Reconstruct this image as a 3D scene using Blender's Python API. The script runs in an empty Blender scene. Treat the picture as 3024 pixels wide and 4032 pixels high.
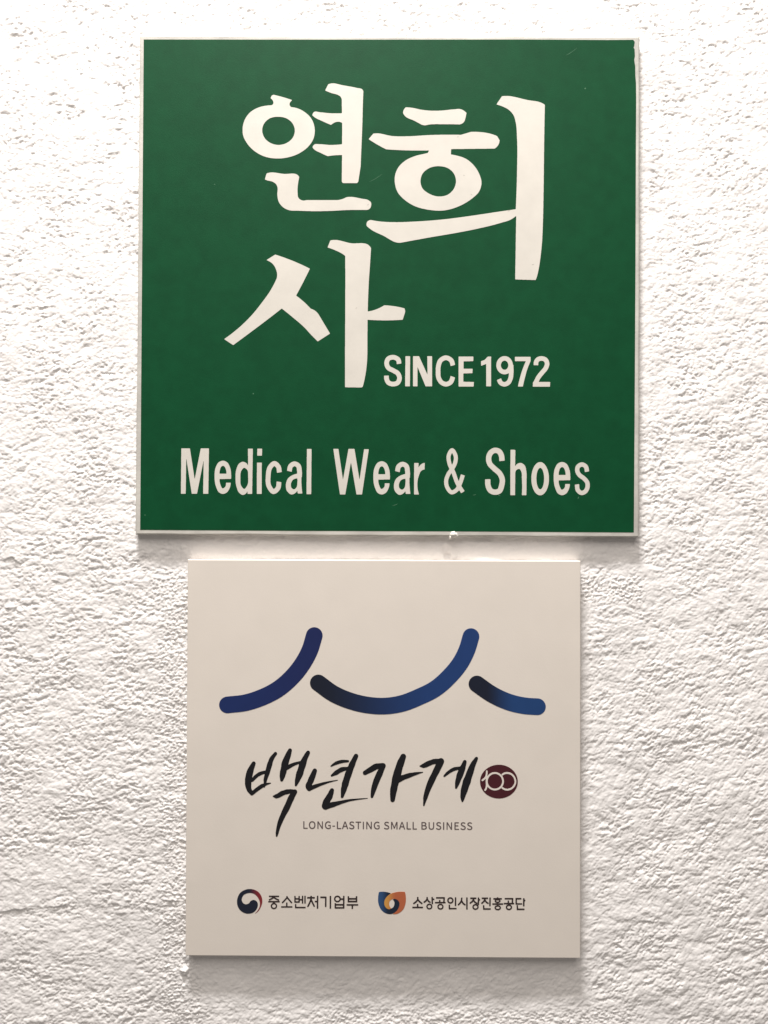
import bpy, math, numpy as np
from mathutils import Vector, Euler
from mathutils.geometry import tessellate_polygon
C = bpy.context.scene.collection
SC = bpy.context.scene

# ---------------------------------------------------------------- camera
cam = bpy.data.cameras.new('camera')
co = bpy.data.objects.new('camera', cam); C.objects.link(co); SC.camera = co
co.location = (0, -0.473, 0)
co.rotation_euler = (math.pi/2 + 0.010514, 0, 0.006144)
cam.sensor_fit = 'VERTICAL'; cam.sensor_height = 36.0
cam.lens = 36.0*3100/4032
cam.clip_start = 0.01; cam.clip_end = 50

# ---------------------------------------------------------------- light: a small ceiling lamp above, a little to the left
w = bpy.data.worlds.new('World'); SC.world = w; w.use_nodes = True
bg = w.node_tree.nodes['Background']
bg.inputs['Color'].default_value = (1.0, 0.92, 0.85, 1)
bg.inputs['Strength'].default_value = 0.20
ld = bpy.data.lights.new('ceiling_lamp_light', 'AREA'); ld.shape = 'RECTANGLE'; ld.size = 0.30; ld.size_y = 0.10
ld.color = (1.0, 0.968, 0.94); ld.energy = 48
lo = bpy.data.objects.new('ceiling_lamp_light', ld); C.objects.link(lo)
LP = Vector((-0.14, -0.40, 1.45)); lo.location = LP
lo.rotation_euler = (Vector((0, 0, 0)) - LP).to_track_quat('-Z', 'Y').to_euler()
# added fill lamp standing in for room bounce: broad, soft, from above and in front
cd = bpy.data.lights.new('overhead_fill', 'AREA'); cd.shape = 'RECTANGLE'; cd.size = 1.5; cd.size_y = 1.1
cd.color = (1.0, 0.92, 0.84); cd.energy = 18.5
cl = bpy.data.objects.new('overhead_fill', cd); C.objects.link(cl); cl.location = (-.15, -1.0, 1.17); cl.rotation_euler = (math.radians(30), 0, 0)
SC.view_settings.view_transform = 'Standard'; SC.view_settings.look = 'None'
SC.view_settings.exposure = 0.0; SC.view_settings.gamma = 1.0
SC.cycles.max_bounces = 6; SC.cycles.diffuse_bounces = 4
SC.cycles.use_denoising = True

# ---------------------------------------------------------------- helpers
def lin(c): return tuple(((v/255)/12.92 if v/255 <= .04045 else (((v/255)+.055)/1.055)**2.4) for v in c) + (1,)
def mat(name, col, rough=.6, spec=.5, mottle=0.0, scale=40.0, bump=0.0, bscale=900.0, col2=None, axis=None, rng=None):
    m = bpy.data.materials.new(name); m.use_nodes = True
    nt = m.node_tree; b = nt.nodes['Principled BSDF']
    b.inputs['Base Color'].default_value = col
    b.inputs['Roughness'].default_value = rough
    b.inputs['Specular IOR Level'].default_value = spec
    tc = nt.nodes.new('ShaderNodeTexCoord')
    src = None
    if col2 is not None:        # a printed colour run along the mark
        sx = nt.nodes.new('ShaderNodeSeparateXYZ'); nt.links.new(tc.outputs['Object'], sx.inputs[0])
        mr = nt.nodes.new('ShaderNodeMapRange'); mr.interpolation_type = 'SMOOTHSTEP'
        mr.inputs['From Min'].default_value = rng[0]; mr.inputs['From Max'].default_value = rng[1]
        nt.links.new(sx.outputs[axis], mr.inputs['Value'])
        mx = nt.nodes.new('ShaderNodeMix'); mx.data_type = 'RGBA'
        mx.inputs[6].default_value = col; mx.inputs[7].default_value = col2
        nt.links.new(mr.outputs[0], mx.inputs[0]); src = mx.outputs[2]
    if mottle:
        n = nt.nodes.new('ShaderNodeTexNoise'); n.inputs['Scale'].default_value = scale; n.inputs['Detail'].default_value = 6
        nt.links.new(tc.outputs['Object'], n.inputs['Vector'])
        mr = nt.nodes.new('ShaderNodeMapRange'); mr.inputs['From Min'].default_value = .3; mr.inputs['From Max'].default_value = .7
        mr.inputs['To Min'].default_value = 1-mottle; mr.inputs['To Max'].default_value = 1+mottle*.4
        nt.links.new(n.outputs['Fac'], mr.inputs['Value'])
        mx = nt.nodes.new('ShaderNodeMix'); mx.data_type = 'RGBA'; mx.blend_type = 'MULTIPLY'; mx.inputs[0].default_value = 1
        mx.inputs[6].default_value = col
        if src: nt.links.new(src, mx.inputs[6])
        nt.links.new(mr.outputs[0], mx.inputs[7]); src = mx.outputs[2]
    if src: nt.links.new(src, b.inputs['Base Color'])
    if bump:
        n = nt.nodes.new('ShaderNodeTexNoise'); n.inputs['Scale'].default_value = bscale; n.inputs['Detail'].default_value = 4
        nt.links.new(tc.outputs['Object'], n.inputs['Vector'])
        bp = nt.nodes.new('ShaderNodeBump'); bp.inputs['Strength'].default_value = bump; bp.inputs['Distance'].default_value = .0006
        nt.links.new(n.outputs['Fac'], bp.inputs['Height']); nt.links.new(bp.outputs[0], b.inputs['Normal'])
    return m

M = {
 'stucco': mat('stucco', (.86, .84, .832, 1), .9, .15, .05, 18, .25, 700),
 'board_white': mat('board_white', (.56, .542, .50, 1), .5, .3, .22, 45, .2, 400),
 'white': mat('white', (.62, .592, .540, 1), .5, .4, .05, 90),
 'green': mat('green', (.0035, .060, .022, 1), .5, .10, .12, 120, .10, 1600),
 'smudge': mat('smudge', (.46, .44, .40, 1), .6, .2),
 'scuff': mat('scuff', (.06, .16, .09, 1), .7, .3),
 'cream_board': mat('cream_board', (.69, .637, .580, 1), .5, .35, .025, 50, .06, 1500),
 'ink': mat('ink', (.012, .012, .014, 1), .5, .15),
 'brown': mat('brown', (.035, .024, .024, 1), .6, .15),
 'caption': mat('caption', (.11, .085, .085, 1), .6, .15),
 'cream_ink': mat('cream_ink', (.69, .637, .580, 1), .5, .35),
 'maroon': mat('maroon', (.062, .014, .019, 1), .6, .15, .08, 200),
 'navy': mat('navy', (.014, .018, .032, 1), .6, .15),
 'blue_left': mat('blue_left', (.013, .026, .105, 1), .6, .15, .04, 200, col2=(.014, .022, .088, 1), axis=0, rng=(-.09, -.04)),
 'blue_middle': mat('blue_middle', (.012, .015, .026, 1), .6, .15, .04, 200, col2=(.016, .044, .150, 1), axis=0, rng=(-.040, .035)),
 'blue_right': mat('blue_right', (.012, .015, .028, 1), .6, .15, .04, 200, col2=(.016, .050, .155, 1), axis=0, rng=(.060, .078)),
 'navy_red': mat('navy_red', (.014, .018, .032, 1), .6, .15, col2=(.20, .025, .030, 1), axis=0, rng=(-.0792, -.0722)),
 'orange': mat('orange', (.56, .29, .07, 1), .6, .15, col2=(.42, .12, .055, 1), axis=0, rng=(.0010, .0080)),
 'petal_blue': mat('petal_blue', (.030, .075, .175, 1), .6, .15, col2=(.014, .022, .040, 1), axis=0, rng=(-.0015, .0035)),
 'paint': mat('paint', (.80, .78, .72, 1), .5, .4, .05, 300),
}

def link(name, me, material, parent=None, loc=(0, 0, 0), rot=0):
    o = bpy.data.objects.new(name, me); C.objects.link(o)
    if material and not me.materials: me.materials.append(M[material])
    if parent: o.parent = parent
    o.location = loc; o.rotation_euler = (0, rot, 0)
    return o

def flat_mesh(name, loops, y0, y1, bevel=0.0):
    """outlines (x, z) with holes -> a solid between y0 (back) and y1 (front, towards the viewer)"""
    vs, fs = [], []
    def add(loop, y):
        i = len(vs); vs.extend((x, y, z) for x, z in loop); return i
    front = []
    for lp in loops:
        n = len(lp)
        b = add(lp, y0); fr = add(lp, y1)
        front.append((fr, n))
        for k in range(n):
            k2 = (k+1) % n; fs.append((b+k, b+k2, fr+k2, fr+k))
    idx = [i for fr, n in front for i in range(fr, fr+n)]
    for t in tessellate_polygon([[Vector((x, z, 0)) for x, z in lp] for lp in loops]):
        a, b_, c = (idx[i] for i in t)
        p, q, r = (Vector((vs[i][0], vs[i][2])) for i in (a, b_, c))
        cr = (q-p).cross(r-p)
        if abs(cr) < 1e-14: continue
        fs.append((a, b_, c) if cr > 0 else (a, c, b_))   # normal towards -y
    me = bpy.data.meshes.new(name); me.from_pydata(vs, [], fs); me.update()
    return me

def signed(lp):
    return sum(a[0]*b[1]-b[0]*a[1] for a, b in zip(lp, lp[1:]+lp[:1]))
def group_loops(loops):
    """outer outlines, each with the holes that lie in it"""
    def inside(pt, lp):
        x, y = pt; c = False
        for (x0, y0), (x1, y1) in zip(lp, lp[1:]+lp[:1]):
            if (y0 > y) != (y1 > y) and x < x0+(y-y0)*(x1-x0)/(y1-y0): c = not c
        return c
    dep = [sum(inside(l[0], m) for j, m in enumerate(loops) if j != i) for i, l in enumerate(loops)]
    out = []
    for i, l in enumerate(loops):
        if dep[i] % 2 == 0:
            out.append([l]+[m for j, m in enumerate(loops) if dep[j] == dep[i]+1 and inside(m[0], l)])
    return out
def joined(name, groups, y0, y1):
    vs, fs = [], []
    for g in groups:
        me = flat_mesh('tmp', g, y0, y1); k = len(vs)
        vs += [tuple(v.co) for v in me.vertices]; fs += [tuple(k+i for i in p.vertices) for p in me.polygons]
        bpy.data.meshes.remove(me)
    me = bpy.data.meshes.new(name); me.from_pydata(vs, [], fs); me.update(); return me

def board(name, w_, h_, t, ch, wob=0.0, seed=1):
    """thin plate with chamfered front edges, a little uneven along its sides"""
    rs = np.random.RandomState(seed); n = 60
    def ringpts(off):
        pts = []
        W, H = w_/2-off, h_/2-off
        for (ax, az), (bx, bz) in (((-W, -H), (W, -H)), ((W, -H), (W, H)), ((W, H), (-W, H)), ((-W, H), (-W, -H))):
            for k in range(n): u = k/n; pts.append([ax+(bx-ax)*u, az+(bz-az)*u])
        return pts
    noise = np.interp(np.arange(4*n), np.arange(0, 4*n+1, 3), rs.uniform(-1, 1, 4*n//3+1))*wob
    noise[::n] = 0
    rings = []
    for off, y in ((0, 0), (0, -(t-ch)), (ch*.35, -(t-ch*.3)), (ch, -t)):
        pts = ringpts(off)
        for k, q in enumerate(pts):
            s = k//n; q[1 if s in (0, 2) else 0] += noise[k]
        rings.append([(x, y, z) for x, z in pts])
    vs = [v for r in rings for v in r]; m = 4*n; fs = []
    for r in range(3):
        for k in range(m): k2 = (k+1) % m; fs.append((r*m+k, r*m+k2, (r+1)*m+k2, (r+1)*m+k))
    fs.append(tuple(range(3*m, 4*m))); fs.append(tuple(reversed(range(m))))
    me = bpy.data.meshes.new(name); me.from_pydata(vs, [], fs); me.update(); return me

# ---------------------------------------------------------------- the stuccoed wall: real relief on a height field
PX = 0.473/3100.0                                    # metres on the wall per photo pixel
def px(x, y): return ((x-1512)*PX, -(y-2016)*PX)
rsn = np.random.RandomState(7)
PERM = rsn.permutation(4096); ANG = rsn.uniform(0, 2*np.pi, 4096)
GX, GZ = np.cos(ANG), np.sin(ANG)
def perlin(x, y, seed=0):
    xi = np.floor(x).astype(np.int64); yi = np.floor(y).astype(np.int64); fx = x-xi; fy = y-yi
    def gr(i, j, dx, dy):
        h = PERM[(PERM[(i+seed*131) & 4095]+j+seed*17) & 4095]; return GX[h]*dx+GZ[h]*dy
    u = fx*fx*fx*(fx*(fx*6-15)+10); v = fy*fy*fy*(fy*(fy*6-15)+10)
    a = gr(xi, yi, fx, fy); b = gr(xi+1, yi, fx-1, fy); c = gr(xi, yi+1, fx, fy-1); d = gr(xi+1, yi+1, fx-1, fy-1)
    return ((a*(1-u)+b*u)*(1-v)+(c*(1-u)+d*u)*v)*1.55
def sstep(a, b, x):
    t = np.clip((x-a)/(b-a), 0, 1); return t*t*(3-2*t)
def axis_coords(half, step, far):
    c = list(np.arange(-half, half+step*.5, step)); d = step; r = c[-1]; ext = []
    while r < far: d *= 1.22; r += d; ext.append(r)
    return np.array([-e for e in reversed(ext)]+c+ext)
def wall_height(X, Z):
    """relief in metres, positive towards the viewer"""
    x = X*1000; z = Z*1000                             # millimetres
    U = X/PX+1512; V = 2016-Z/PX                       # photo pixels, for the places of the patches
    wx = x+perlin(x/9, z/9, 1)*1.6; wz = z+perlin(x/9, z/9, 2)*1.2
    # trowelled texture: flattish, slightly tilted lens-shaped lumps
    def grain(a, lx, lz, seed):
        ca, sa = np.cos(a), np.sin(a); p = wx*ca+wz*sa; q = -wx*sa+wz*ca
        return perlin(p/lx, q/lz, seed)
    def straight(a, lx, lz, seed):
        ca, sa = np.cos(a), np.sin(a); return perlin((x*ca+z*sa)/lx, (-x*sa+z*ca)/lz, seed)
    bil = lambda n: np.sqrt(n*n+.006)*2.1-.62
    g1 = .72*grain(.12, 3.6, 2.6, 3)+.62*bil(grain(-.05, 2.7, 1.9, 4))+.46*bil(grain(.12, 1.6, 1.2, 26))+.16*grain(.15, .95, .68, 5)
    g2 = .66*grain(.25, 4.2, 2.8, 6)+.52*bil(grain(.40, 3.1, 1.9, 7))+.40*bil(grain(.3, 1.6, 1.2, 8))+.10*grain(.3, 1.0, .7, 27)+.26*straight(.86, 15, .75, 23)+.18*straight(.95, 24, 1.4, 24)
    md = sstep(1500, 2700, U+.55*(V-2000)+300*perlin(x/35, z/35, 9))*sstep(1900, 3000, V+.3*(U-2300))
    g = g1*(1-md)+g2*md
    # upper part: lumps pressed flat, pits left between them
    cap_ = .08+.24*sstep(900, 2300, V+200*perlin(x/30, z/30, 10))
    soft = cap_-np.logaddexp(0, (cap_-g)*9)/9
    h = soft*.60
    dens = perlin(x/24, z/20, 11)+.5*perlin(x/11, z/9, 12)
    h *= .80+.45*np.clip(dens*1.3+.2, -.6, 1)
    # fine gritty band left of and around the lower sign
    fg = perlin(wx/1.35, wz/.95, 13)+.6*perlin(wx/.8, wz/.6, 14)+.7*perlin(wx/2.8, wz/1.9, 15)
    edge = 30*perlin(x/12, z/12, 16)
    grit = sstep(570, 640, U+edge)*(1-sstep(770, 800, U))*sstep(2150, 2230, V+edge)
    grit = np.maximum(grit, sstep(540, 600, U)*(1-sstep(2480, 2560, U))*sstep(2225, 2245, V)*(1-sstep(2300, 2400, V)))
    grit = np.maximum(grit, sstep(1150, 1300, U+edge)*(1-sstep(2420, 2500, U+edge))*sstep(3900, 3950, V)*.9)
    h = h*(1-grit)+grit*fg*.46
    # smooth patches
    sm = (1-sstep(2195, 2225, V+.5*edge))*sstep(2000, 2050, V)*sstep(600, 700, U+2*edge)*(1-sstep(2440, 2520, U+edge))      # between the two signs
    sm = np.maximum(sm, sstep(3700, 3750, V)*(1-sstep(3890, 3960, V+.6*edge))*sstep(740, 800, U+edge)*(1-sstep(2270, 2330, U))*.6)
    sm = np.maximum(sm, (1-sstep(2325, 2375, U+.8*edge))*sstep(2200, 2280, U)*sstep(2700, 3500, V)*(1-sstep(3760, 3820, V))*.8)
    blob = lambda cx, cy, rx, ry: np.exp(-(((U-cx)/rx)**2+((V-cy)/ry)**2)**2)
    sm = np.maximum(sm, .85*blob(120, 3420, 330, 90)); sm = np.maximum(sm, .75*blob(340, 3650, 230, 110)); sm = np.maximum(sm, .7*blob(2480, 3520, 130, 90))
    sm = np.maximum(sm, .5*blob(60, 1830, 200, 160)); sm = np.maximum(sm, .55*sstep(2470, 2520, U)*(1-sstep(2535, 2560, U+edge))*(1-sstep(1900, 2100, V)))
    brush = straight(.12+.75*0, 12, .7, 17)*.05*(U < 1500)+straight(.86, 14, .6, 17)*.10*(U >= 1500)
    h = h*(1-sm)+sm*(brush+perlin(x/5, z/4, 18)*.12+.22*g)
    h += perlin(x/38, z/30, 19)*.45+perlin(x/14, z/11, 20)*.26+perlin(x/7.5, z/5.5, 28)*.14
    # a few deeper gouges and raised lumps
    rs = np.random.RandomState(21)
    for k in range(90):
        cx, cy = rs.uniform(0, 3024), rs.uniform(0, 4032); rx = rs.uniform(14, 55); ry = rs.uniform(6, 13); a = rs.uniform(-.1, .55)
        bx, bz = px(cx, cy); dx = X-bx; dz = Z-bz
        s = (np.abs(dx) < .02) & (np.abs(dz) < .02)
        if not s.any(): continue
        p = dx[s]*np.cos(a)+dz[s]*np.sin(a); q = -dx[s]*np.sin(a)+dz[s]*np.cos(a)
        h[s] += (-.30 if k % 3 else .35)*np.exp(-((p/(rx*PX))**2+(q/(ry*PX))**2)**1.5)
    # trowel ledges, where one coat ends on another
    def ledge(pts, hgt, up=70):
        xs, ys = zip(*pts); yl = np.interp(U, xs, ys)+4*perlin(x/3, z/50, 22)
        d = yl-V; on = sstep(xs[0]-40, xs[0]+30, U)*(1-sstep(xs[-1]-60, xs[-1]+20, U))
        return hgt*on*np.clip(.75+1.1*perlin(U/90, V/400, 25), .15, 1.3)*sstep(-3, 2, d)*np.exp(-np.clip(d, 0, None)/up)
    h += ledge([(-60, 3560), (60, 3545), (150, 3537), (280, 3530), (340, 3522), (400, 3540), (430, 3556), (480, 3560), (520, 3556)], .50)
    h += ledge([(2425, 3572), (2470, 3582), (2560, 3584), (2625, 3592)], .5)
    h += ledge([(0, 2170), (25, 2158), (60, 2190), (90, 2170)], .5, 40)
    h += .45*blob(2632, 3912, 24, 15)
    h -= 2.4*blob(1744, 2156, 13, 13)+1.6*blob(1738, 2136, 16, 22)
    h += 1.1*blob(1772, 2194, 28, 8)+3.6*blob(1856, 2199, 24, 8)+2.2*blob(1962, 2203, 34, 7)+.8*blob(1900, 2170, 60, 14)
    for cx, rx, dd in ((568, 12, 1.5), (668, 17, 1.3), (2384, 7, 1.4), (2420, 18, 1.5), (1180, 20, .8), (1900, 14, .8), (900, 10, .9)): h -= dd*blob(cx, 135, rx, 5)
    h += .5*ledge([(2520, 815), (2545, 850), (2556, 870)], .6, 12)
    h += 1.1*blob(712, 3782, 16, 14)+.5*blob(700, 2120, 10, 9)
    h += .25*sstep(2505, 2520, U)*(1-sstep(2535, 2565, U+.6*edge))*(1-sstep(1500, 2000, V))*sstep(110, 170, V)
    return h*.001
def sheet(xs, zs, back=0.0, keep=None):
    X, Z = np.meshgrid(xs, zs); Hh = wall_height(X, Z)-back
    nz, nx = X.shape; i = np.arange(nz*nx).reshape(nz, nx)
    q = np.stack([i[:-1, :-1].ravel(), i[:-1, 1:].ravel(), i[1:, 1:].ravel(), i[1:, :-1].ravel()], 1).astype(np.int32)
    if keep is not None: q = q[keep(X.ravel()[q].mean(1), Z.ravel()[q].mean(1))]
    return np.stack([X.ravel(), -Hh.ravel(), Z.ravel()], 1).astype(np.float32), q
HX, HZ = .2405, .3165                                # the stretch built finest; around it a coarser coat that laps just behind it
v1, q1 = sheet(np.arange(-HX, HX+1e-6, .00056), np.arange(-HZ, HZ+1e-6, .00056))
v2, q2 = sheet(axis_coords(.70, .0024, 1.4), axis_coords(.75, .0024, 1.5), .00012, lambda a, b: (np.abs(a) > HX-.004) | (np.abs(b) > HZ-.004))
co_ = np.concatenate([v1, v2]); quads = np.concatenate([q1, q2+len(v1)])
me = bpy.data.meshes.new('stucco_wall'); nv = len(co_)
me.vertices.add(nv); me.vertices.foreach_set('co', co_.ravel())
me.loops.add(len(quads)*4); me.loops.foreach_set('vertex_index', quads.ravel())
me.polygons.add(len(quads)); me.polygons.foreach_set('loop_start', np.arange(len(quads), dtype=np.int32)*4)
me.polygons.foreach_set('use_smooth', np.ones(len(quads), bool))
me.update(); me.validate()
print('wall quads', len(quads))
wall = link('stucco_wall', me, 'stucco')
wall['label'] = 'white rough stuccoed wall behind both signs'; wall['category'] = 'wall'
# solid core behind the plaster coat
cx_ = 1.38
v = [(a*cx_, b, c*cx_) for a in (-1, 1) for b in (.006, .2) for c in (-1, 1)]
me = bpy.data.meshes.new('wall_core'); me.from_pydata(v, [], [(0, 1, 3, 2), (4, 6, 7, 5), (0, 4, 5, 1), (2, 3, 7, 6), (0, 2, 6, 4), (1, 5, 7, 3)])
link('wall_core', me, 'stucco', wall)

# ---------------------------------------------------------------- the signs
FR = {'g': (-0.000481, 0.140336, 0.299582, 0.29953, -0.005294, .0048), 'c': (-0.003334, -0.140333, 0.232486, 0.233376, -0.003238, .007)}
def sign_root(name, key, label):
    cx, cz, w_, h_, r, t = FR[key]
    o = bpy.data.objects.new(name, None); C.objects.link(o); o.empty_display_size = .05
    o.location = (cx, 0, cz); o.rotation_euler = (0, -r, 0)
    o['label'] = label; o['category'] = 'sign'
    return o
gs = sign_root('green_sign', 'g', 'square green sign with white Korean lettering and SINCE 1972, upper of the two')
cs = sign_root('cream_sign', 'c', 'cream square plaque with blue wave arcs and brush lettering, below the green sign')
_, _, w_, h_, _, t = FR['g']
link('backing_board', board('backing_board', w_, h_, t, .0009, .00022, 3), 'board_white', gs)
_, _, w2, h2, _, t2 = FR['c']
link('board', board('board', w2, h2, t2, .0004, .00002, 4), 'cream_board', cs)

# green film with a slightly ragged right upper edge
rs = np.random.RandomState(5)
film = [(-147.25, 147.15), (-70, 147.2), (0, 147.3), (80, 147.5), (110, 147.35), (130, 147.25), (145.6, 147.4), (145.9, 147.0), (146.6, 146.2), (146.3, 143.9), (145.9, 142.6), (146.5, 141.8),
        (146.7, 137.6), (146.3, 135.4), (146.9, 131.5), (147.0, 126), (147.4, 121), (147.5, 110), (147.4, 85), (147.35, 55), (147.3, 15), (147.1, -40), (146.9, -90), (146.61, -146.8), (40, -146.7), (-60, -146.9), (-146.87, -146.84), (-147.0, -60), (-147.1, 50)]
me = flat_mesh('film', [[(a/1000, b/1000) for a, b in film]], -t+.0002, -t-.00008)
link('green_film', me, 'green', gs)

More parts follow.
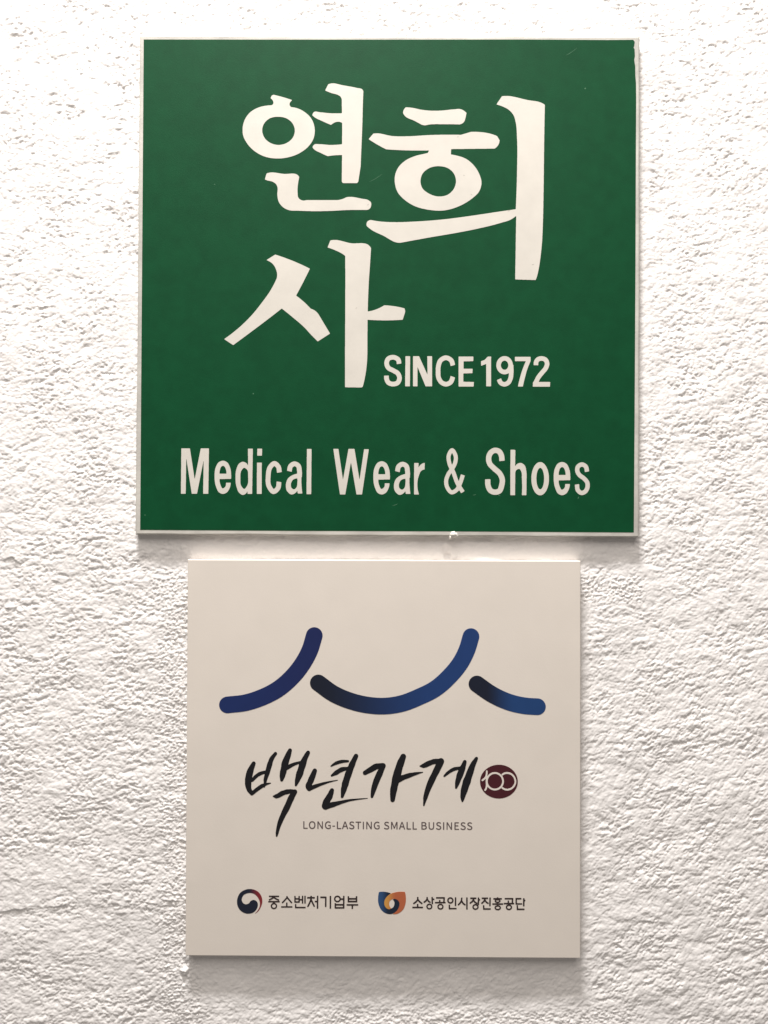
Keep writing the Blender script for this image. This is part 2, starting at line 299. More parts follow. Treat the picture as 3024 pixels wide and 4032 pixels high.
DATA = """letter|g|white|-3976,4409 38,4 296,1 61,8 174,1 53,7 99,1 53,7 84,1 45,7 84,1 45,6 84,2 45,7 83,1 54,7 106,1 60,7 190,1 53,7 986,3 38,4 68,28 31,18 26,23 39,46 23,46 12,38 14,69 7,68 -8,69 -9,30 -15,30 -54,56 -107,68 -38,17 -60,19 -92,17 -159,19 -372,78 -145,23 -106,9 -212,-1 -61,-11 -45,-12 -46,-18 -113,-56 -122,-41 -106,-28 -136,-25 -1845,-6 -30,-3 -76,-19 -76,-8 -76,8 -83,24 -61,36 -34,25 -39,38 -47,69 -19,61 -11,91 -2,76 -6,46 -2,122 0,145 6,38 1,61 23,206 23,145 43,214 -14,34 -35,49 -49,49 -27,20 -57,28 -61,18 -38,9 -76,8 -121,0 -46,-6 -76,-2 -38,-6 -68,-2 -46,-7 -159,0 -190,24 -297,49 -167,16 -107,0 -83,-9 -144,-35 -31,-12 -15,-13 -16,-34 -67,-222 -19,-69 2,-22 11,-12 16,-9 106,-40 61,-16 183,-36 84,-29 84,-47 53,-36 46,-38 42,-56 36,-68 15,-39 15,-53 11,-61 1,-91 -20,-214 0,-76 25,-198 25,-122 45,-122 55,-91 70,-94 107,-106 56,-43 81,-51 77,-38 83,-33 69,-23 61,-15 129,-17 387,0 46,-7 136,0 54,-7 151,0 61,-7 251,0 61,-7 599,1;-1883,6098 16,9 37,45 14,24 10,30 132,900 1,84 7,45 0,145 6,54 0,145 7,53 0,137 6,54 0,144 7,54 0,130 6,53 0,130 7,53 0,122 6,54 0,122 7,53 0,122 7,54 0,129 6,46 0,145 7,61 -1,145 7,54 0,198 7,61 -1,237 7,61 -2,267 7,61 -1,237 7,53 -1,184 7,61 0,168 7,53 -1,153 7,53 0,146 7,53 -1,61 -6,31 -28,53 -31,40 -38,26 -46,21 -68,14 -145,20 -167,39 -160,32 -555,94 -350,86 -76,15 -76,11 -152,-1 -92,-18 -98,-35 -15,-12 -9,-15 -143,-291 -16,-38 3,-17 15,-15 76,-34 244,-97 69,-22 213,-50 76,-22 53,-24 84,-45 46,-30 23,-21 26,-34 28,-45 23,-69 10,-54 4,-374 7,-69 2,-328 -3,-19 -11,-12 -65,-11 -517,-1 -68,7 -91,1 -38,6 -122,9 -251,28 -137,9 -228,43 -76,0 -36,-10 -25,-14 -30,-28 -21,-27 -26,-46 -19,-46 -4,-22 7,-31 15,-23 40,-38 95,-69 98,-62 91,-46 198,-84 320,-147 236,-98 16,0 15,6 98,75 114,63 60,22 76,17 106,1 61,-10 69,-22 59,-32 10,-15 3,-38 5,-702 -8,-69 3,-420 -4,-27 -7,-10 -15,-7 -76,-12 -145,-16 -60,-2 -38,-6 -107,-1 -75,-8 -259,0 -456,44 -159,0 -46,7 -106,5 -46,-7 -32,-9 -44,-30 -26,-24 -35,-46 -19,-38 -6,-38 7,-31 33,-45 22,-23 79,-70 77,-50 68,-34 168,-72 190,-95 160,-72 99,-40 23,0 228,34 144,16 61,1 38,7 114,1 68,7 152,1 23,-6 9,-13 2,-31 2,-244 -8,-76 4,-663 -7,-77 3,-465 2,-23 7,-15 48,-61 16,-8 15,-3 789,2;-6465,7566 84,5 137,17 212,38 213,56 174,59 129,52 159,76 220,135 151,113 136,121 123,142 74,99 55,84 66,123 49,129 33,145 15,100 2,61 6,38 -1,122 -17,153 -33,152 -44,138 -48,114 -47,84 -62,93 -81,98 -91,91 -111,94 -92,67 -99,65 -168,88 -99,40 -114,37 -168,37 -144,20 -23,13 -33,34 -28,45 -17,46 -3,38 3,39 14,38 20,38 23,31 82,84 2,8 -5,10 -31,14 -373,121 -267,76 -282,71 -122,29 -38,-1 -30,-9 -38,-23 -23,-22 -22,-36 -31,-65 -11,-38 4,-15 77,-65 42,-57 28,-61 17,-69 0,-38 -15,-46 -21,-31 -36,-31 -20,-12 -23,-6 -243,-17 -160,-24 -121,-25 -92,-23 -144,-43 -167,-71 -79,-41 -103,-60 -106,-75 -121,-107 -90,-109 -76,-108 -60,-104 -39,-80 -44,-114 -44,-161 -23,-130 -9,-92 3,-252 18,-122 23,-91 31,-92 30,-69 56,-110 107,-172 84,-114 45,-53 121,-130 134,-117 147,-111 166,-104 191,-96 137,-55 138,-44 197,-45 92,-15 144,-16 69,-1 53,-7 266,1;-6527,8376 -27,-4 -68,0 -91,9 -92,16 -91,23 -107,38 -91,44 -38,21 -86,57 -101,84 -31,30 -73,90 -39,63 -39,76 -39,107 -23,84 -10,61 -1,153 11,68 35,130 36,84 39,69 51,69 63,69 91,79 68,47 68,37 53,22 99,30 129,25 84,9 76,1 167,-1 122,-16 106,-22 92,-29 68,-29 77,-42 47,-32 67,-51 73,-63 60,-69 44,-61 47,-84 41,-99 28,-107 10,-68 0,-130 -16,-92 -22,-84 -25,-68 -42,-85 -45,-68 -62,-73 -52,-52 -106,-83 -129,-76 -91,-39 -99,-33 -151,-30
letter|g|white|8776,324 15,8 9,16 52,129 22,68 60,251 61,311 44,297 45,357 52,494 1,45 13,114 1,46 14,121 1,54 6,45 1,91 7,54 0,114 7,53 0,121 7,54 0,136 7,54 0,144 6,53 1,160 6,53 0,190 7,61 0,228 7,61 -1,289 7,61 -1,373 8,68 -2,434 8,68 -2,419 8,68 -2,472 7,68 -1,602 7,76 -2,632 7,76 -1,533 7,69 -1,419 7,69 -1,365 7,69 -1,343 7,61 0,328 7,61 -1,312 7,69 0,84 -3,15 -9,14 -91,63 -113,58 -122,44 -106,27 -129,24 -318,41 -144,24 -175,38 -561,139 -243,45 -151,17 -265,-1 -91,-9 -38,-13 -23,-26 -285,-430 -6,-23 12,-12 122,-35 129,-43 174,-71 148,-74 63,-38 63,-44 132,-116 68,-76 58,-78 51,-82 31,-68 31,-92 20,-76 61,-282 24,-175 2,-46 7,-45 1,-69 6,-38 2,-130 7,-53 1,-137 7,-54 1,-99 7,-53 1,-107 7,-53 2,-221 7,-61 2,-647 -7,-77 1,-342 -7,-69 1,-282 -7,-68 1,-312 -7,-69 0,-259 -7,-61 1,-220 -7,-54 0,-175 -7,-60 0,-153 -7,-53 0,-145 -7,-53 0,-129 -7,-53 0,-115 -7,-53 0,-106 -7,-54 0,-106 -11,-33 -15,-12 -15,-4 -1165,-173 -658,-104 -560,-86 -643,-94 -500,-69 -560,-71 -439,-47 -46,-2 -204,-22 -53,-2 -38,-6 -53,-1 -38,-7 -60,-1 -137,-15 -68,-1 -38,-6 -68,-2 -38,-6 -75,-2 -38,-6 -84,-2 -45,-7 -76,-1 -53,-7 -91,-1 -45,-7 -91,-1 -53,-7 -106,-1 -46,-6 -106,-2 -53,-7 -106,-1 -53,-7 -136,-1 -61,-7 -296,-1 -75,-8 -69,7 -356,-1 -53,7 -136,0 -46,7 -83,1 -38,6 -61,2 -144,14 -235,31 -183,30 -129,25 -22,1 -76,-16 -53,-22 -48,-33 -40,-45 -26,-61 -10,-61 2,-76 10,-26 23,-36 15,-17 175,-142 84,-61 76,-45 69,-39 152,-76 349,-155 76,-38 99,-54 304,-183 156,-82 102,-42 107,-28 98,-16 144,0 636,122 1219,224 931,158 522,93 907,177 704,156 378,91 302,79 454,132 219,60 136,45 76,30 121,62 128,84 121,95 15,7 7,0 9,-9 2,-15 1,-175 -7,-68 1,-335 -7,-68 1,-350 -7,-69 1,-410 -7,-76 2,-456 -8,-68 2,-433 -7,-69 1,-364 -7,-61 1,-349 -7,-69 3,-326 9,-13 15,-5 121,-1 53,-7 197,0 53,-7 204,1 53,-7 196,0 53,-7 189,0;3107,4456 30,4 91,2 76,7 159,25 220,48 181,53 197,69 264,114 155,78 208,122 159,107 166,128 173,144 83,80 63,69 50,68 24,38 52,107 45,130 31,144 9,69 -2,160 -15,91 -23,92 -48,144 -53,129 -84,168 -92,144 -62,85 -73,90 -64,72 -91,91 -151,126 -54,39 -107,68 -121,61 -114,45 -197,60 -251,61 -197,35 -23,9 -9,15 -1,16 6,45 0,122 6,38 1,54 5,15 9,8 12,3 53,1 53,7 607,2 68,8 598,1 69,8 606,1 68,8 439,3 23,9 23,15 83,66 55,65 36,53 35,69 25,69 24,122 -1,22 -23,46 -123,202 -23,19 -53,23 -106,41 -122,40 -114,33 -98,23 -160,31 -98,15 -129,16 -76,7 -60,2 -38,6 -76,1 -61,7 -341,-3 -575,-172 -53,-10 -69,0 -68,7 -1077,-3 -60,-7 -289,-1 -53,-7 -197,-1 -53,-8 -129,0 -53,-8 -83,-1 -38,-6 -84,-2 -38,-6 -68,-2 -38,-6 -68,-1 -38,-7 -68,-1 -38,-7 -76,-1 -45,-7 -76,-1 -46,-7 -98,-1 -53,-7 -251,-1 -68,-7 -440,-1 -53,7 -129,1 -38,6 -69,1 -68,8 -213,38 -296,71 -122,24 -91,15 -53,2 -38,6 -121,0 -38,-6 -69,-3 -38,-7 -19,-10 -36,-39 -204,-244 -15,-23 -3,-15 14,-19 91,-61 350,-218 343,-191 221,-110 30,-11 68,-3 46,-6 61,-1 45,-6 68,-1 46,-7 76,0 53,-7 91,-1 46,-6 98,-1 53,-7 114,0 53,-7 160,0 53,-7 227,0 92,-7 970,2 84,8 23,-4 7,-6 1,-17 -14,-38 -38,-76 -16,-16 -250,-62 -243,-52 -182,-46 -128,-43 -190,-76 -60,-26 -140,-71 -64,-37 -91,-61 -144,-113 -113,-106 -76,-88 -45,-61 -50,-76 -75,-145 -36,-92 -27,-84 -31,-137 -16,-145 2,-183 6,-38 3,-53 17,-107 38,-167 16,-54 46,-121 65,-130 71,-106 83,-99 122,-121 80,-71 97,-81 93,-69 129,-87 84,-50 83,-46 122,-61 122,-52 182,-63 182,-50 265,-54 137,-22 235,-31 129,-9 45,-6 106,-1 46,-6;3160,5309 -34,-3 -167,0 -83,9 -137,30 -113,35 -107,44 -99,49 -68,39 -106,68 -55,39 -52,42 -71,72 -55,76 -28,53 -30,76 -25,84 -15,76 -9,84 0,99 15,107 26,106 31,84 34,69 54,77 56,68 72,64 61,47 128,82 91,45 121,43 121,28 68,10 137,14 83,1 182,-17 99,-16 106,-28 99,-36 91,-45 77,-51 105,-88 71,-79 46,-61 36,-58 39,-79 36,-107 12,-45 15,-84 9,-99 -7,-107 -10,-60 -25,-100 -38,-106 -37,-76 -58,-93 -42,-52 -114,-115 -80,-61 -86,-54 -94,-42 -98,-29 -121,-23;2174,9574 83,14 121,27 122,17 53,2 45,6 152,1 61,8 113,0 69,-8 864,2 61,-7 220,0 76,-7 30,5 91,32 38,19 53,37 60,64 27,46 22,53 21,69 50,213 17,100 3,45 -6,24 -46,48 -53,43 -68,46 -53,30 -54,23 -53,17 -76,16 -106,0 -205,-22 -166,-10 -357,-45 -174,-16 -61,-7 -114,-1 -68,-8 -440,-1 -61,7 -83,1 -38,6 -137,10 -281,37 -98,17 -228,56 -114,23 -145,22 -136,16 -61,1 -53,7 -76,-1 -15,-4 -15,-11 -26,-26 -28,-38 -46,-77 -31,-91 -7,-31 -1,-38 5,-38 22,-47 81,-113 46,-46 79,-54 76,-39 45,-22 198,-74 69,-29 91,-46 395,-212 54,-19 68,-15 76,-8
letter|g|white|-1550,-6130 23,10 39,30 15,16 8,15 60,243 35,159 53,281 44,303 44,448 1,60 6,46 1,91 6,45 -1,182 7,61 -7,1313 7,76 -3,622 5,31 14,9 30,2 45,-7 84,-1 45,-6 91,0 53,-7 129,0 53,-7 235,0 60,-7 402,2 68,7 227,1 60,8 129,1 45,7 99,1 45,7 83,2 76,8 17,10 14,31 109,342 20,83 -1,84 -12,60 -22,58 -9,11 -21,10 -250,59 -152,30 -182,30 -318,37 -53,2 -45,6 -84,1 -53,6 -45,-5 -121,-73 -151,-80 -98,-45 -121,-49 -129,-43 -105,-31 -99,-23 -128,-22 -16,2 -7,9 -4,26 -1,183 7,76 -1,235 7,53 -1,190 7,53 0,152 6,53 0,130 7,53 0,114 7,53 0,106 6,46 0,99 7,53 0,84 6,45 2,84 5,38 8,190 6,38 1,68 6,38 1,69 6,38 1,68 7,46 0,68 6,38 1,69 6,38 1,68 6,46 1,76 6,46 1,76 6,38 1,76 6,38 1,76 6,46 1,76 6,45 0,69 7,45 0,76 7,46 0,53 6,69 -3,23 -21,38 -47,63 -92,89 -91,49 -61,19 -68,16 -159,17 -144,-1 -54,-7 -136,-1 -61,-8 -151,0 -91,9 -107,16 -136,30 -342,92 -99,22 -129,24 -76,9 -197,-1 -76,-10 -68,-14 -15,-8 -9,-10 -15,-30 -127,-320 -12,-38 5,-15 16,-11 145,-46 190,-71 258,-112 183,-91 104,-62 103,-76 36,-36 11,-25 5,-699 8,-76 7,-1156 -7,-91 11,-1952 -7,-84 7,-1298 -7,-83 16,-2367 10,-13 15,-5 83,-1 46,-6 446,1 76,-7;-9196,-3618 754,563 1049,794 545,423 443,351 54,41 15,6 23,-7 91,-69 343,-271 595,-491 213,-188 179,-178 325,-359 381,-376 23,-5 23,11 675,438 11,16 -2,15 -43,76 -620,1030 -31,47 -62,77 -61,60 -99,74 -98,54 -114,43 -23,13 -34,33 -39,45 -236,235 -93,83 -163,139 -189,149 -93,67 -15,15 -5,16 4,16 152,281 233,450 344,701 60,129 4,15 -6,17 -23,15 -243,121 -229,106 -319,139 -267,109 -471,177 -373,125 -114,35 -23,1 -30,-14 -458,-291 -12,-16 1,-7 8,-7 53,-22 107,-53 61,-38 76,-58 100,-102 39,-54 57,-98 74,-175 31,-114 9,-53 10,-92 -1,-53 -8,-83 -8,-54 -11,-38 -115,-259 -53,-106 -165,-305 -112,-183 -174,-252 -308,-419 -239,-312 -183,-224 -109,-127 -45,-46 -34,-42 -79,-80 -38,-46 -249,-251 -41,-35 -79,-80 -91,-84 -237,-208 -241,-199 -256,-196 -243,-175 -5,-16 6,-11 61,-43 434,-284 23,-8
letter|g|white|391,-6059 53,6 75,17 91,34 75,49 56,56 59,98 36,107 17,98 0,53 -9,61 -25,98 -31,76 -30,53 -31,47 -58,59 -41,31 -61,38 -106,53 -83,49 -190,87 -18,13 -30,30 -37,68 -15,45 -9,46 7,60 9,38 18,46 13,19 22,20 38,20 75,21 53,2 53,-4 46,-15 45,-22 38,-23 18,-16 15,-31 9,-53 2,-53 7,-38 10,-15 16,-2 236,41 7,8 3,23 -8,53 -2,45 -9,53 -23,68 -30,53 -40,48 -51,43 -55,35 -91,44 -68,22 -76,14 -114,0 -98,-20 -38,-10 -52,-21 -78,-44 -36,-28 -30,-30 -31,-41 -22,-38 -37,-91 -24,-114 -1,-114 18,-83 25,-71 44,-88 37,-53 63,-63 69,-45 83,-41 106,-45 91,-52 84,-42 47,-28 32,-30 32,-46 27,-68 10,-53 -2,-68 -33,-91 -17,-23 -26,-24 -60,-23 -46,-9 -98,-1 -53,9 -61,22 -30,21 -24,34 -18,38 -28,90 -4,129 -5,15 -9,8 -12,3 -45,-7 -167,-1 -30,-9 -8,-10 -3,-15 2,-106 7,-53 17,-68 42,-114 20,-38 30,-45 29,-38 26,-25 75,-52 69,-29 45,-15 76,-17 68,-8
letter|g|white|1323,-6048 8,9 3,15 -2,310 7,54 -4,864 7,60 -3,463 -9,15 -16,3 -220,0 -22,-4 -9,-8 -3,-23 3,-492 -7,-61 2,-561 -7,-61 4,-568 9,-15 17,-4 219,1
letter|g|white|2643,-6042 8,8 3,23 -8,1720 -3,32 -8,7 -15,3 -235,-1 -16,-4 -9,-15 0,-38 7,-46 3,-523 7,-60 2,-356 -4,-26 -7,-4 -21,29 -472,1029 -11,9 -16,3 -310,-2 -15,-3 -7,-7 -4,-24 8,-1720 4,-32 8,-7 15,-3 212,1 16,4 9,15 -4,1069 3,38 8,7 16,-23 434,-1043 25,-53 14,-10 16,-2 325,2
letter|g|white|3520,-6053 106,23 83,34 85,51 36,28 41,40 43,61 29,61 29,80 43,148 -3,7 -9,8 -39,16 -174,67 -23,2 -12,-11 -7,-15 -41,-140 -20,-57 -22,-38 -33,-31 -45,-28 -45,-18 -38,-10 -30,-1 -23,3 -53,15 -53,25 -32,21 -39,37 -28,38 -28,46 -34,68 -24,83 -9,60 -1,213 -8,60 7,53 0,99 8,60 24,114 22,76 22,61 31,53 16,18 60,44 38,22 68,25 45,3 53,-11 76,-38 38,-28 26,-26 17,-22 19,-53 36,-152 9,-17 7,-5 16,1 218,67 12,8 4,8 0,15 -23,99 -20,75 -29,76 -28,47 -53,62 -29,27 -93,66 -91,45 -53,18 -75,16 -83,1 -53,-9 -53,-14 -53,-21 -75,-39 -83,-55 -52,-49 -34,-38 -40,-61 -41,-91 -37,-121 -31,-145 -16,-136 2,-387 7,-37 2,-46 25,-113 31,-84 37,-75 46,-76 52,-68 41,-40 68,-51 83,-46 76,-29 113,-24
letter|g|white|5113,-6046 8,8 10,53 0,106 7,38 0,31 -3,22 -8,9 -23,3 -151,-1 -45,7 -272,-1 -46,7 -53,1 -15,2 -7,8 -4,23 -2,425 4,23 15,10 37,8 235,1 45,8 174,1 22,3 11,16 1,98 7,46 -2,83 -2,9 -16,9 -483,-1 -23,3 -8,7 -3,32 -2,371 3,23 8,8 15,3 333,2 45,7 144,1 16,4 9,15 8,68 0,159 -3,15 -9,9 -30,3 -801,-4 -23,-3 -8,-8 -3,-30 7,-1713 4,-23 8,-8 15,-2 823,3
letter|g|white|6151,-6026 9,8 3,23 -7,1613 7,53 0,53 -10,15 -16,4 -151,-1 -23,-4 -75,-72 -34,-42 -79,-79 -22,-13 -46,-16 -128,-44 -16,-15 -2,-107 7,-45 1,-91 8,-15 18,-1 249,98 15,1 8,-6 3,-8 7,-1295 9,-15 16,-3 227,0
letter|g|white|6975,-6043 46,6 60,15 53,20 54,29 93,68 48,59 38,59 38,80 50,136 19,91 8,61 2,53 6,30 0,98 7,46 -1,204 -7,53 -2,175 -9,15 -17,6 -8,9 -4,53 -25,98 -45,98 -40,62 -49,59 -79,62 -38,21 -46,21 -60,19 -46,8 -128,-1 -90,-25 -91,-45 -41,-32 -79,-80 -39,-57 -38,-76 -16,-45 -23,-114 -5,-68 6,-83 17,-76 23,-68 31,-61 51,-75 68,-68 33,-26 53,-32 38,-18 76,-23 60,-10 83,1 53,10 76,23 67,35 12,-3 2,-8 -3,-113 -7,-61 -21,-91 -29,-76 -34,-68 -24,-34 -37,-35 -61,-31 -37,-10 -23,1 -38,9 -38,18 -31,20 -15,15 -23,46 -37,98 -15,10 -23,-5 -188,-84 -15,-10 -5,-11 34,-106 34,-68 25,-37 56,-56 38,-28 83,-45 106,-32 61,-8;7012,-5035 -48,-6 -45,5 -42,16 -42,27 -31,33 -31,53 -22,60 -9,46 -1,53 9,53 20,60 21,38 17,23 39,38 32,21 38,13 37,8 31,-2 53,-15 45,-28 41,-41 27,-42 24,-64 10,-45 1,-68 -10,-54 -11,-30 -27,-53 -20,-30 -32,-31 -39,-25
letter|g|white|8040,-6034 7,3 10,14 56,265 82,334 45,174 52,182 83,235 129,304 3,30 -2,212 -11,16 -22,3 -853,-4 -31,-3 -8,-8 -3,-31 1,-189 3,-15 8,-8 23,-3 581,2 21,-4 6,-7 -2,-15 -85,-198 -60,-151 -90,-258 -104,-364 -67,-273 -45,-220 1,-15 8,-8 15,-3
letter|g|white|9650,-6032 11,15 1,38 7,38 0,106 7,53 -3,15 -8,8 -23,3 -619,-2 -21,4 -6,7 3,15 44,99 39,68 45,68 58,76 74,84 84,106 56,58 82,100 58,93 41,91 31,99 15,83 1,45 -9,61 -16,60 -32,86 -29,51 -24,33 -53,52 -38,26 -68,33 -83,24 -106,15 -38,0 -30,-6 -45,-3 -45,-9 -76,-26 -37,-20 -56,-39 -38,-38 -58,-84 -22,-45 -23,-68 -10,-46 1,-129 3,-16 15,-9 182,0 45,-7 16,3 7,8 3,15 1,121 24,53 31,34 23,17 30,11 45,10 61,1 52,-10 46,-16 23,-15 23,-30 23,-53 9,-38 1,-46 -24,-83 -22,-53 -28,-53 -46,-61 -104,-114 -158,-190 -81,-106 -60,-99 -136,-281 -13,-14 -15,-7 -8,-9 -10,-68 0,-106 -7,-46 4,-39 7,-7 23,-3 943,4
letter|g|white|-10650,-12507 9,8 2,15 -1,182 7,53 -3,484 7,53 -4,477 7,61 -3,477 7,53 -4,477 7,53 -2,280 -3,15 -8,8 -23,3 -425,-2 -17,-3 -13,-16 -296,-1576 -37,-190 -9,-21 -8,4 -7,23 -11,54 -276,1708 -15,12 -23,2 -440,-2 -23,-3 -7,-7 -4,-24 3,-402 -7,-53 6,-689 -7,-61 5,-689 -7,-60 2,-197 4,-485 3,-22 8,-9 15,-2 228,1 16,3 9,16 0,151 7,45 -3,447 7,53 -4,447 7,53 -3,447 7,53 -1,325 2,22 7,7 8,-17 10,-49 317,-1983 13,-15 17,-3 258,1 23,7 10,20 330,1742 30,152 9,21 7,-6 4,-60 -7,-53 4,-417 -7,-53 3,-409 -7,-60 3,-409 -7,-53 4,-401 9,-15 16,-4 243,1
letter|g|white|-9714,-12512 61,19 75,38 31,19 47,39 36,46 30,46 49,91 48,129 23,113 8,68 -3,46 -8,8 -15,3 -227,-1 -19,-4 -8,-15 0,-114 -16,-60 -23,-46 -50,-53 -34,-24 -52,-23 -31,0 -30,20 -25,34 -30,60 -57,151 -20,76 -18,90 -1,106 9,15 17,4 265,2 53,7 310,2 24,4 9,15 1,53 7,38 -1,98 -7,38 -2,114 -7,38 -2,45 -16,98 -10,42 -37,117 -35,91 -50,98 -44,60 -26,26 -37,27 -62,39 -61,25 -53,14 -91,0 -68,-18 -76,-31 -37,-23 -41,-31 -50,-59 -39,-63 -66,-144 -30,-91 -23,-106 -15,-129 -2,-45 -5,-31 2,-310 7,-45 10,-114 16,-91 17,-83 23,-83 32,-90 68,-167 40,-68 39,-48 45,-35 50,-29 42,-19 76,-21;-9570,-11307 -24,-4 -348,-2 -23,3 -8,7 -3,17 -1,75 16,91 35,137 34,66 19,25 41,31 30,16 31,8 15,-1 30,-15 31,-20 18,-18 28,-38 28,-53 36,-113 16,-68 2,-46 6,-30 0,-53
letter|g|white|-8539,-12566 45,14 45,24 34,24 50,53 51,93 8,-5 1,-5 12,-120 11,-16 22,-3 212,2 19,10 7,23 -2,424 7,53 -3,408 7,53 -3,416 7,53 -2,409 7,53 -3,409 7,61 -3,303 -9,15 -17,3 -227,-1 -24,-4 -7,-7 -3,-15 2,-228 1,-151 8,-61 3,-476 -3,-48 -8,-5 -7,9 -27,51 -50,63 -61,43 -68,31 -69,16 -30,0 -68,-17 -75,-39 -53,-36 -45,-45 -39,-57 -19,-38 -43,-113 -42,-137 -23,-114 -8,-60 -7,-99 3,-386 7,-45 1,-45 9,-68 25,-129 63,-204 38,-98 15,-30 52,-76 45,-45 49,-38 61,-38 46,-16;-8480,-12210 -31,-2 -31,14 -29,26 -35,37 -58,82 -29,54 -11,30 -17,68 -9,69 -3,476 8,76 9,45 12,46 18,45 66,107 62,63 37,21 16,2 22,-6 54,-25 33,-24 69,-68 22,-37 12,-31 21,-98 2,-280 8,-53 1,-197 -8,-75 -9,-46 -29,-91 -68,-121 -53,-72 -16,-13
letter|g|white|-7466,-12500 8,8 3,23 -11,1634 7,61 -2,113 -9,15 -16,4 -228,-1 -22,-3 -8,-8 -3,-16 3,-522 -7,-60 10,-1234 9,-15 16,-3 227,1;-7467,-10222 11,16 0,98 7,45 -1,220 -4,23 -8,8 -15,3 -220,-1 -22,-3 -9,-9 -2,-15 0,-144 -7,-53 1,-159 4,-22 8,-9 15,-2 220,1
letter|g|white|-6712,-12505 83,26 38,20 47,31 47,38 68,69 57,76 37,76 15,45 9,46 15,128 0,76 7,38 -1,22 -3,9 -15,9 -235,35 -15,-1 -8,-8 -9,-37 -1,-61 -7,-38 -1,-76 -9,-53 -14,-45 -36,-53 -47,-46 -39,-27 -15,-1 -15,9 -55,72 -50,83 -27,52 -22,61 -18,75 -9,84 -1,189 7,45 0,76 6,38 1,68 6,38 2,53 23,143 15,54 21,53 47,70 53,62 30,30 22,11 18,-6 54,-53 36,-45 12,-23 13,-45 8,-61 2,-45 7,-38 1,-45 11,-32 7,-6 16,-1 219,38 25,10 6,7 2,16 -7,37 -1,46 -7,38 -2,45 -9,53 -31,98 -19,38 -59,84 -53,62 -84,68 -45,27 -61,23 -53,9 -53,-8 -38,-9 -68,-35 -68,-54 -52,-53 -53,-63 -76,-115 -30,-69 -37,-121 -23,-144 -2,-45 -6,-31 0,-53 -7,-37 0,-76 -6,-38 -1,-98 -6,-46 0,-98 8,-45 2,-69 16,-98 32,-113 45,-98 48,-85 89,-126 68,-68 42,-31 53,-25 60,-14
letter|g|white|-5646,-12529 37,8 53,18 53,27 45,31 72,69 33,47 15,13 8,-5 3,-9 19,-121 12,-15 20,-3 212,1 21,3 6,8 -1,38 -22,143 -2,46 -7,38 -1,45 -7,38 -2,60 -7,46 -1,105 -8,46 -2,325 4,16 17,14 8,16 1,105 7,46 -1,113 -7,38 -1,53 -15,91 -2,53 -16,91 -17,60 -31,68 -44,60 -62,53 -62,39 -69,29 -60,17 -68,8 -68,-11 -76,-28 -53,-28 -75,-56 -49,-49 -42,-60 -15,-31 -22,-60 -24,-122 -13,-98 7,-15 10,-4 219,-51 31,-3 7,6 9,31 18,128 9,46 10,30 13,19 21,19 32,24 45,22 23,2 15,-4 31,-13 45,-30 19,-30 14,-61 11,-105 14,-91 1,-83 -4,-17 -7,-8 -15,-7 -91,-21 -136,-49 -121,-66 -82,-59 -53,-48 -38,-44 -31,-47 -44,-99 -31,-114 -16,-106 1,-143 18,-106 13,-45 19,-46 27,-45 39,-53 78,-75 54,-39 31,-14 68,-17;-5503,-12217 -39,-4 -38,10 -31,15 -41,31 -30,30 -18,30 -13,45 -8,53 -1,84 8,45 24,83 22,46 23,38 38,48 38,29 55,29 43,17 46,9 52,9 31,-3 10,-16 2,-60 7,-46 -6,-60 -1,-76 -6,-38 -1,-68 -9,-60 -20,-68 -15,-31 -41,-56 -37,-38
letter|g|white|-4520,-12502 10,16 1,61 7,45 -6,870 7,68 -5,862 7,69 -4,673 -4,16 -8,7 -15,3 -212,-1 -22,-3 -8,-8 -3,-15 2,-409 -7,-53 4,-696 -7,-53 4,-688 -7,-61 5,-680 3,-16 7,-7 16,-4 212,1
letter|g|white|-1495,-12504 10,9 6,15 9,53 155,1089 27,167 97,689 92,620 1,31 -4,11 -7,5 -15,2 -220,-1 -17,-3 -13,-16 -215,-1506 -13,-68 -17,-136 -11,-46 -6,-4 -8,9 -10,48 -175,1051 -52,294 -2,31 -53,294 -2,31 -9,30 -17,10 -310,0 -17,-4 -13,-15 -275,-1613 -32,-167 -8,-8 -8,8 -33,204 -26,189 -14,68 -18,136 -139,885 -26,189 -16,98 -10,20 -23,6 -249,-1 -15,-7 -4,-19 405,-2673 15,-12 23,-2 257,2 15,3 8,8 304,1786 17,76 8,7 8,-11 10,-42 317,-1805 13,-15 18,-4 265,1
letter|g|white|-260,-12497 61,19 75,38 30,19 48,40 36,45 30,46 49,91 48,128 24,114 8,68 -3,45 -9,8 -15,3 -226,-1 -19,-4 -8,-15 0,-113 -17,-61 -22,-45 -50,-53 -34,-24 -53,-23 -30,0 -30,20 -25,33 -30,61 -56,151 -20,75 -17,91 -1,106 9,15 16,3 265,2 52,8 310,1 24,4 9,15 1,53 7,38 -1,98 -7,38 -1,113 -7,38 -2,46 -16,98 -10,41 -37,117 -34,91 -50,98 -44,60 -26,26 -36,27 -62,38 -61,26 -53,14 -91,0 -68,-18 -75,-31 -38,-23 -41,-31 -49,-59 -39,-63 -67,-144 -29,-91 -24,-105 -15,-129 -2,-45 -5,-31 1,-310 7,-45 10,-113 16,-91 17,-83 23,-83 31,-91 68,-166 39,-67 39,-49 45,-35 50,-29 41,-19 76,-21;-114,-11293 -23,-4 -348,-2 -23,3 -7,7 -4,16 0,76 15,91 36,136 34,66 19,25 41,32 30,15 30,9 15,-2 31,-14 30,-21 18,-18 29,-38 27,-52 36,-114 15,-68 3,-45 6,-30 0,-53
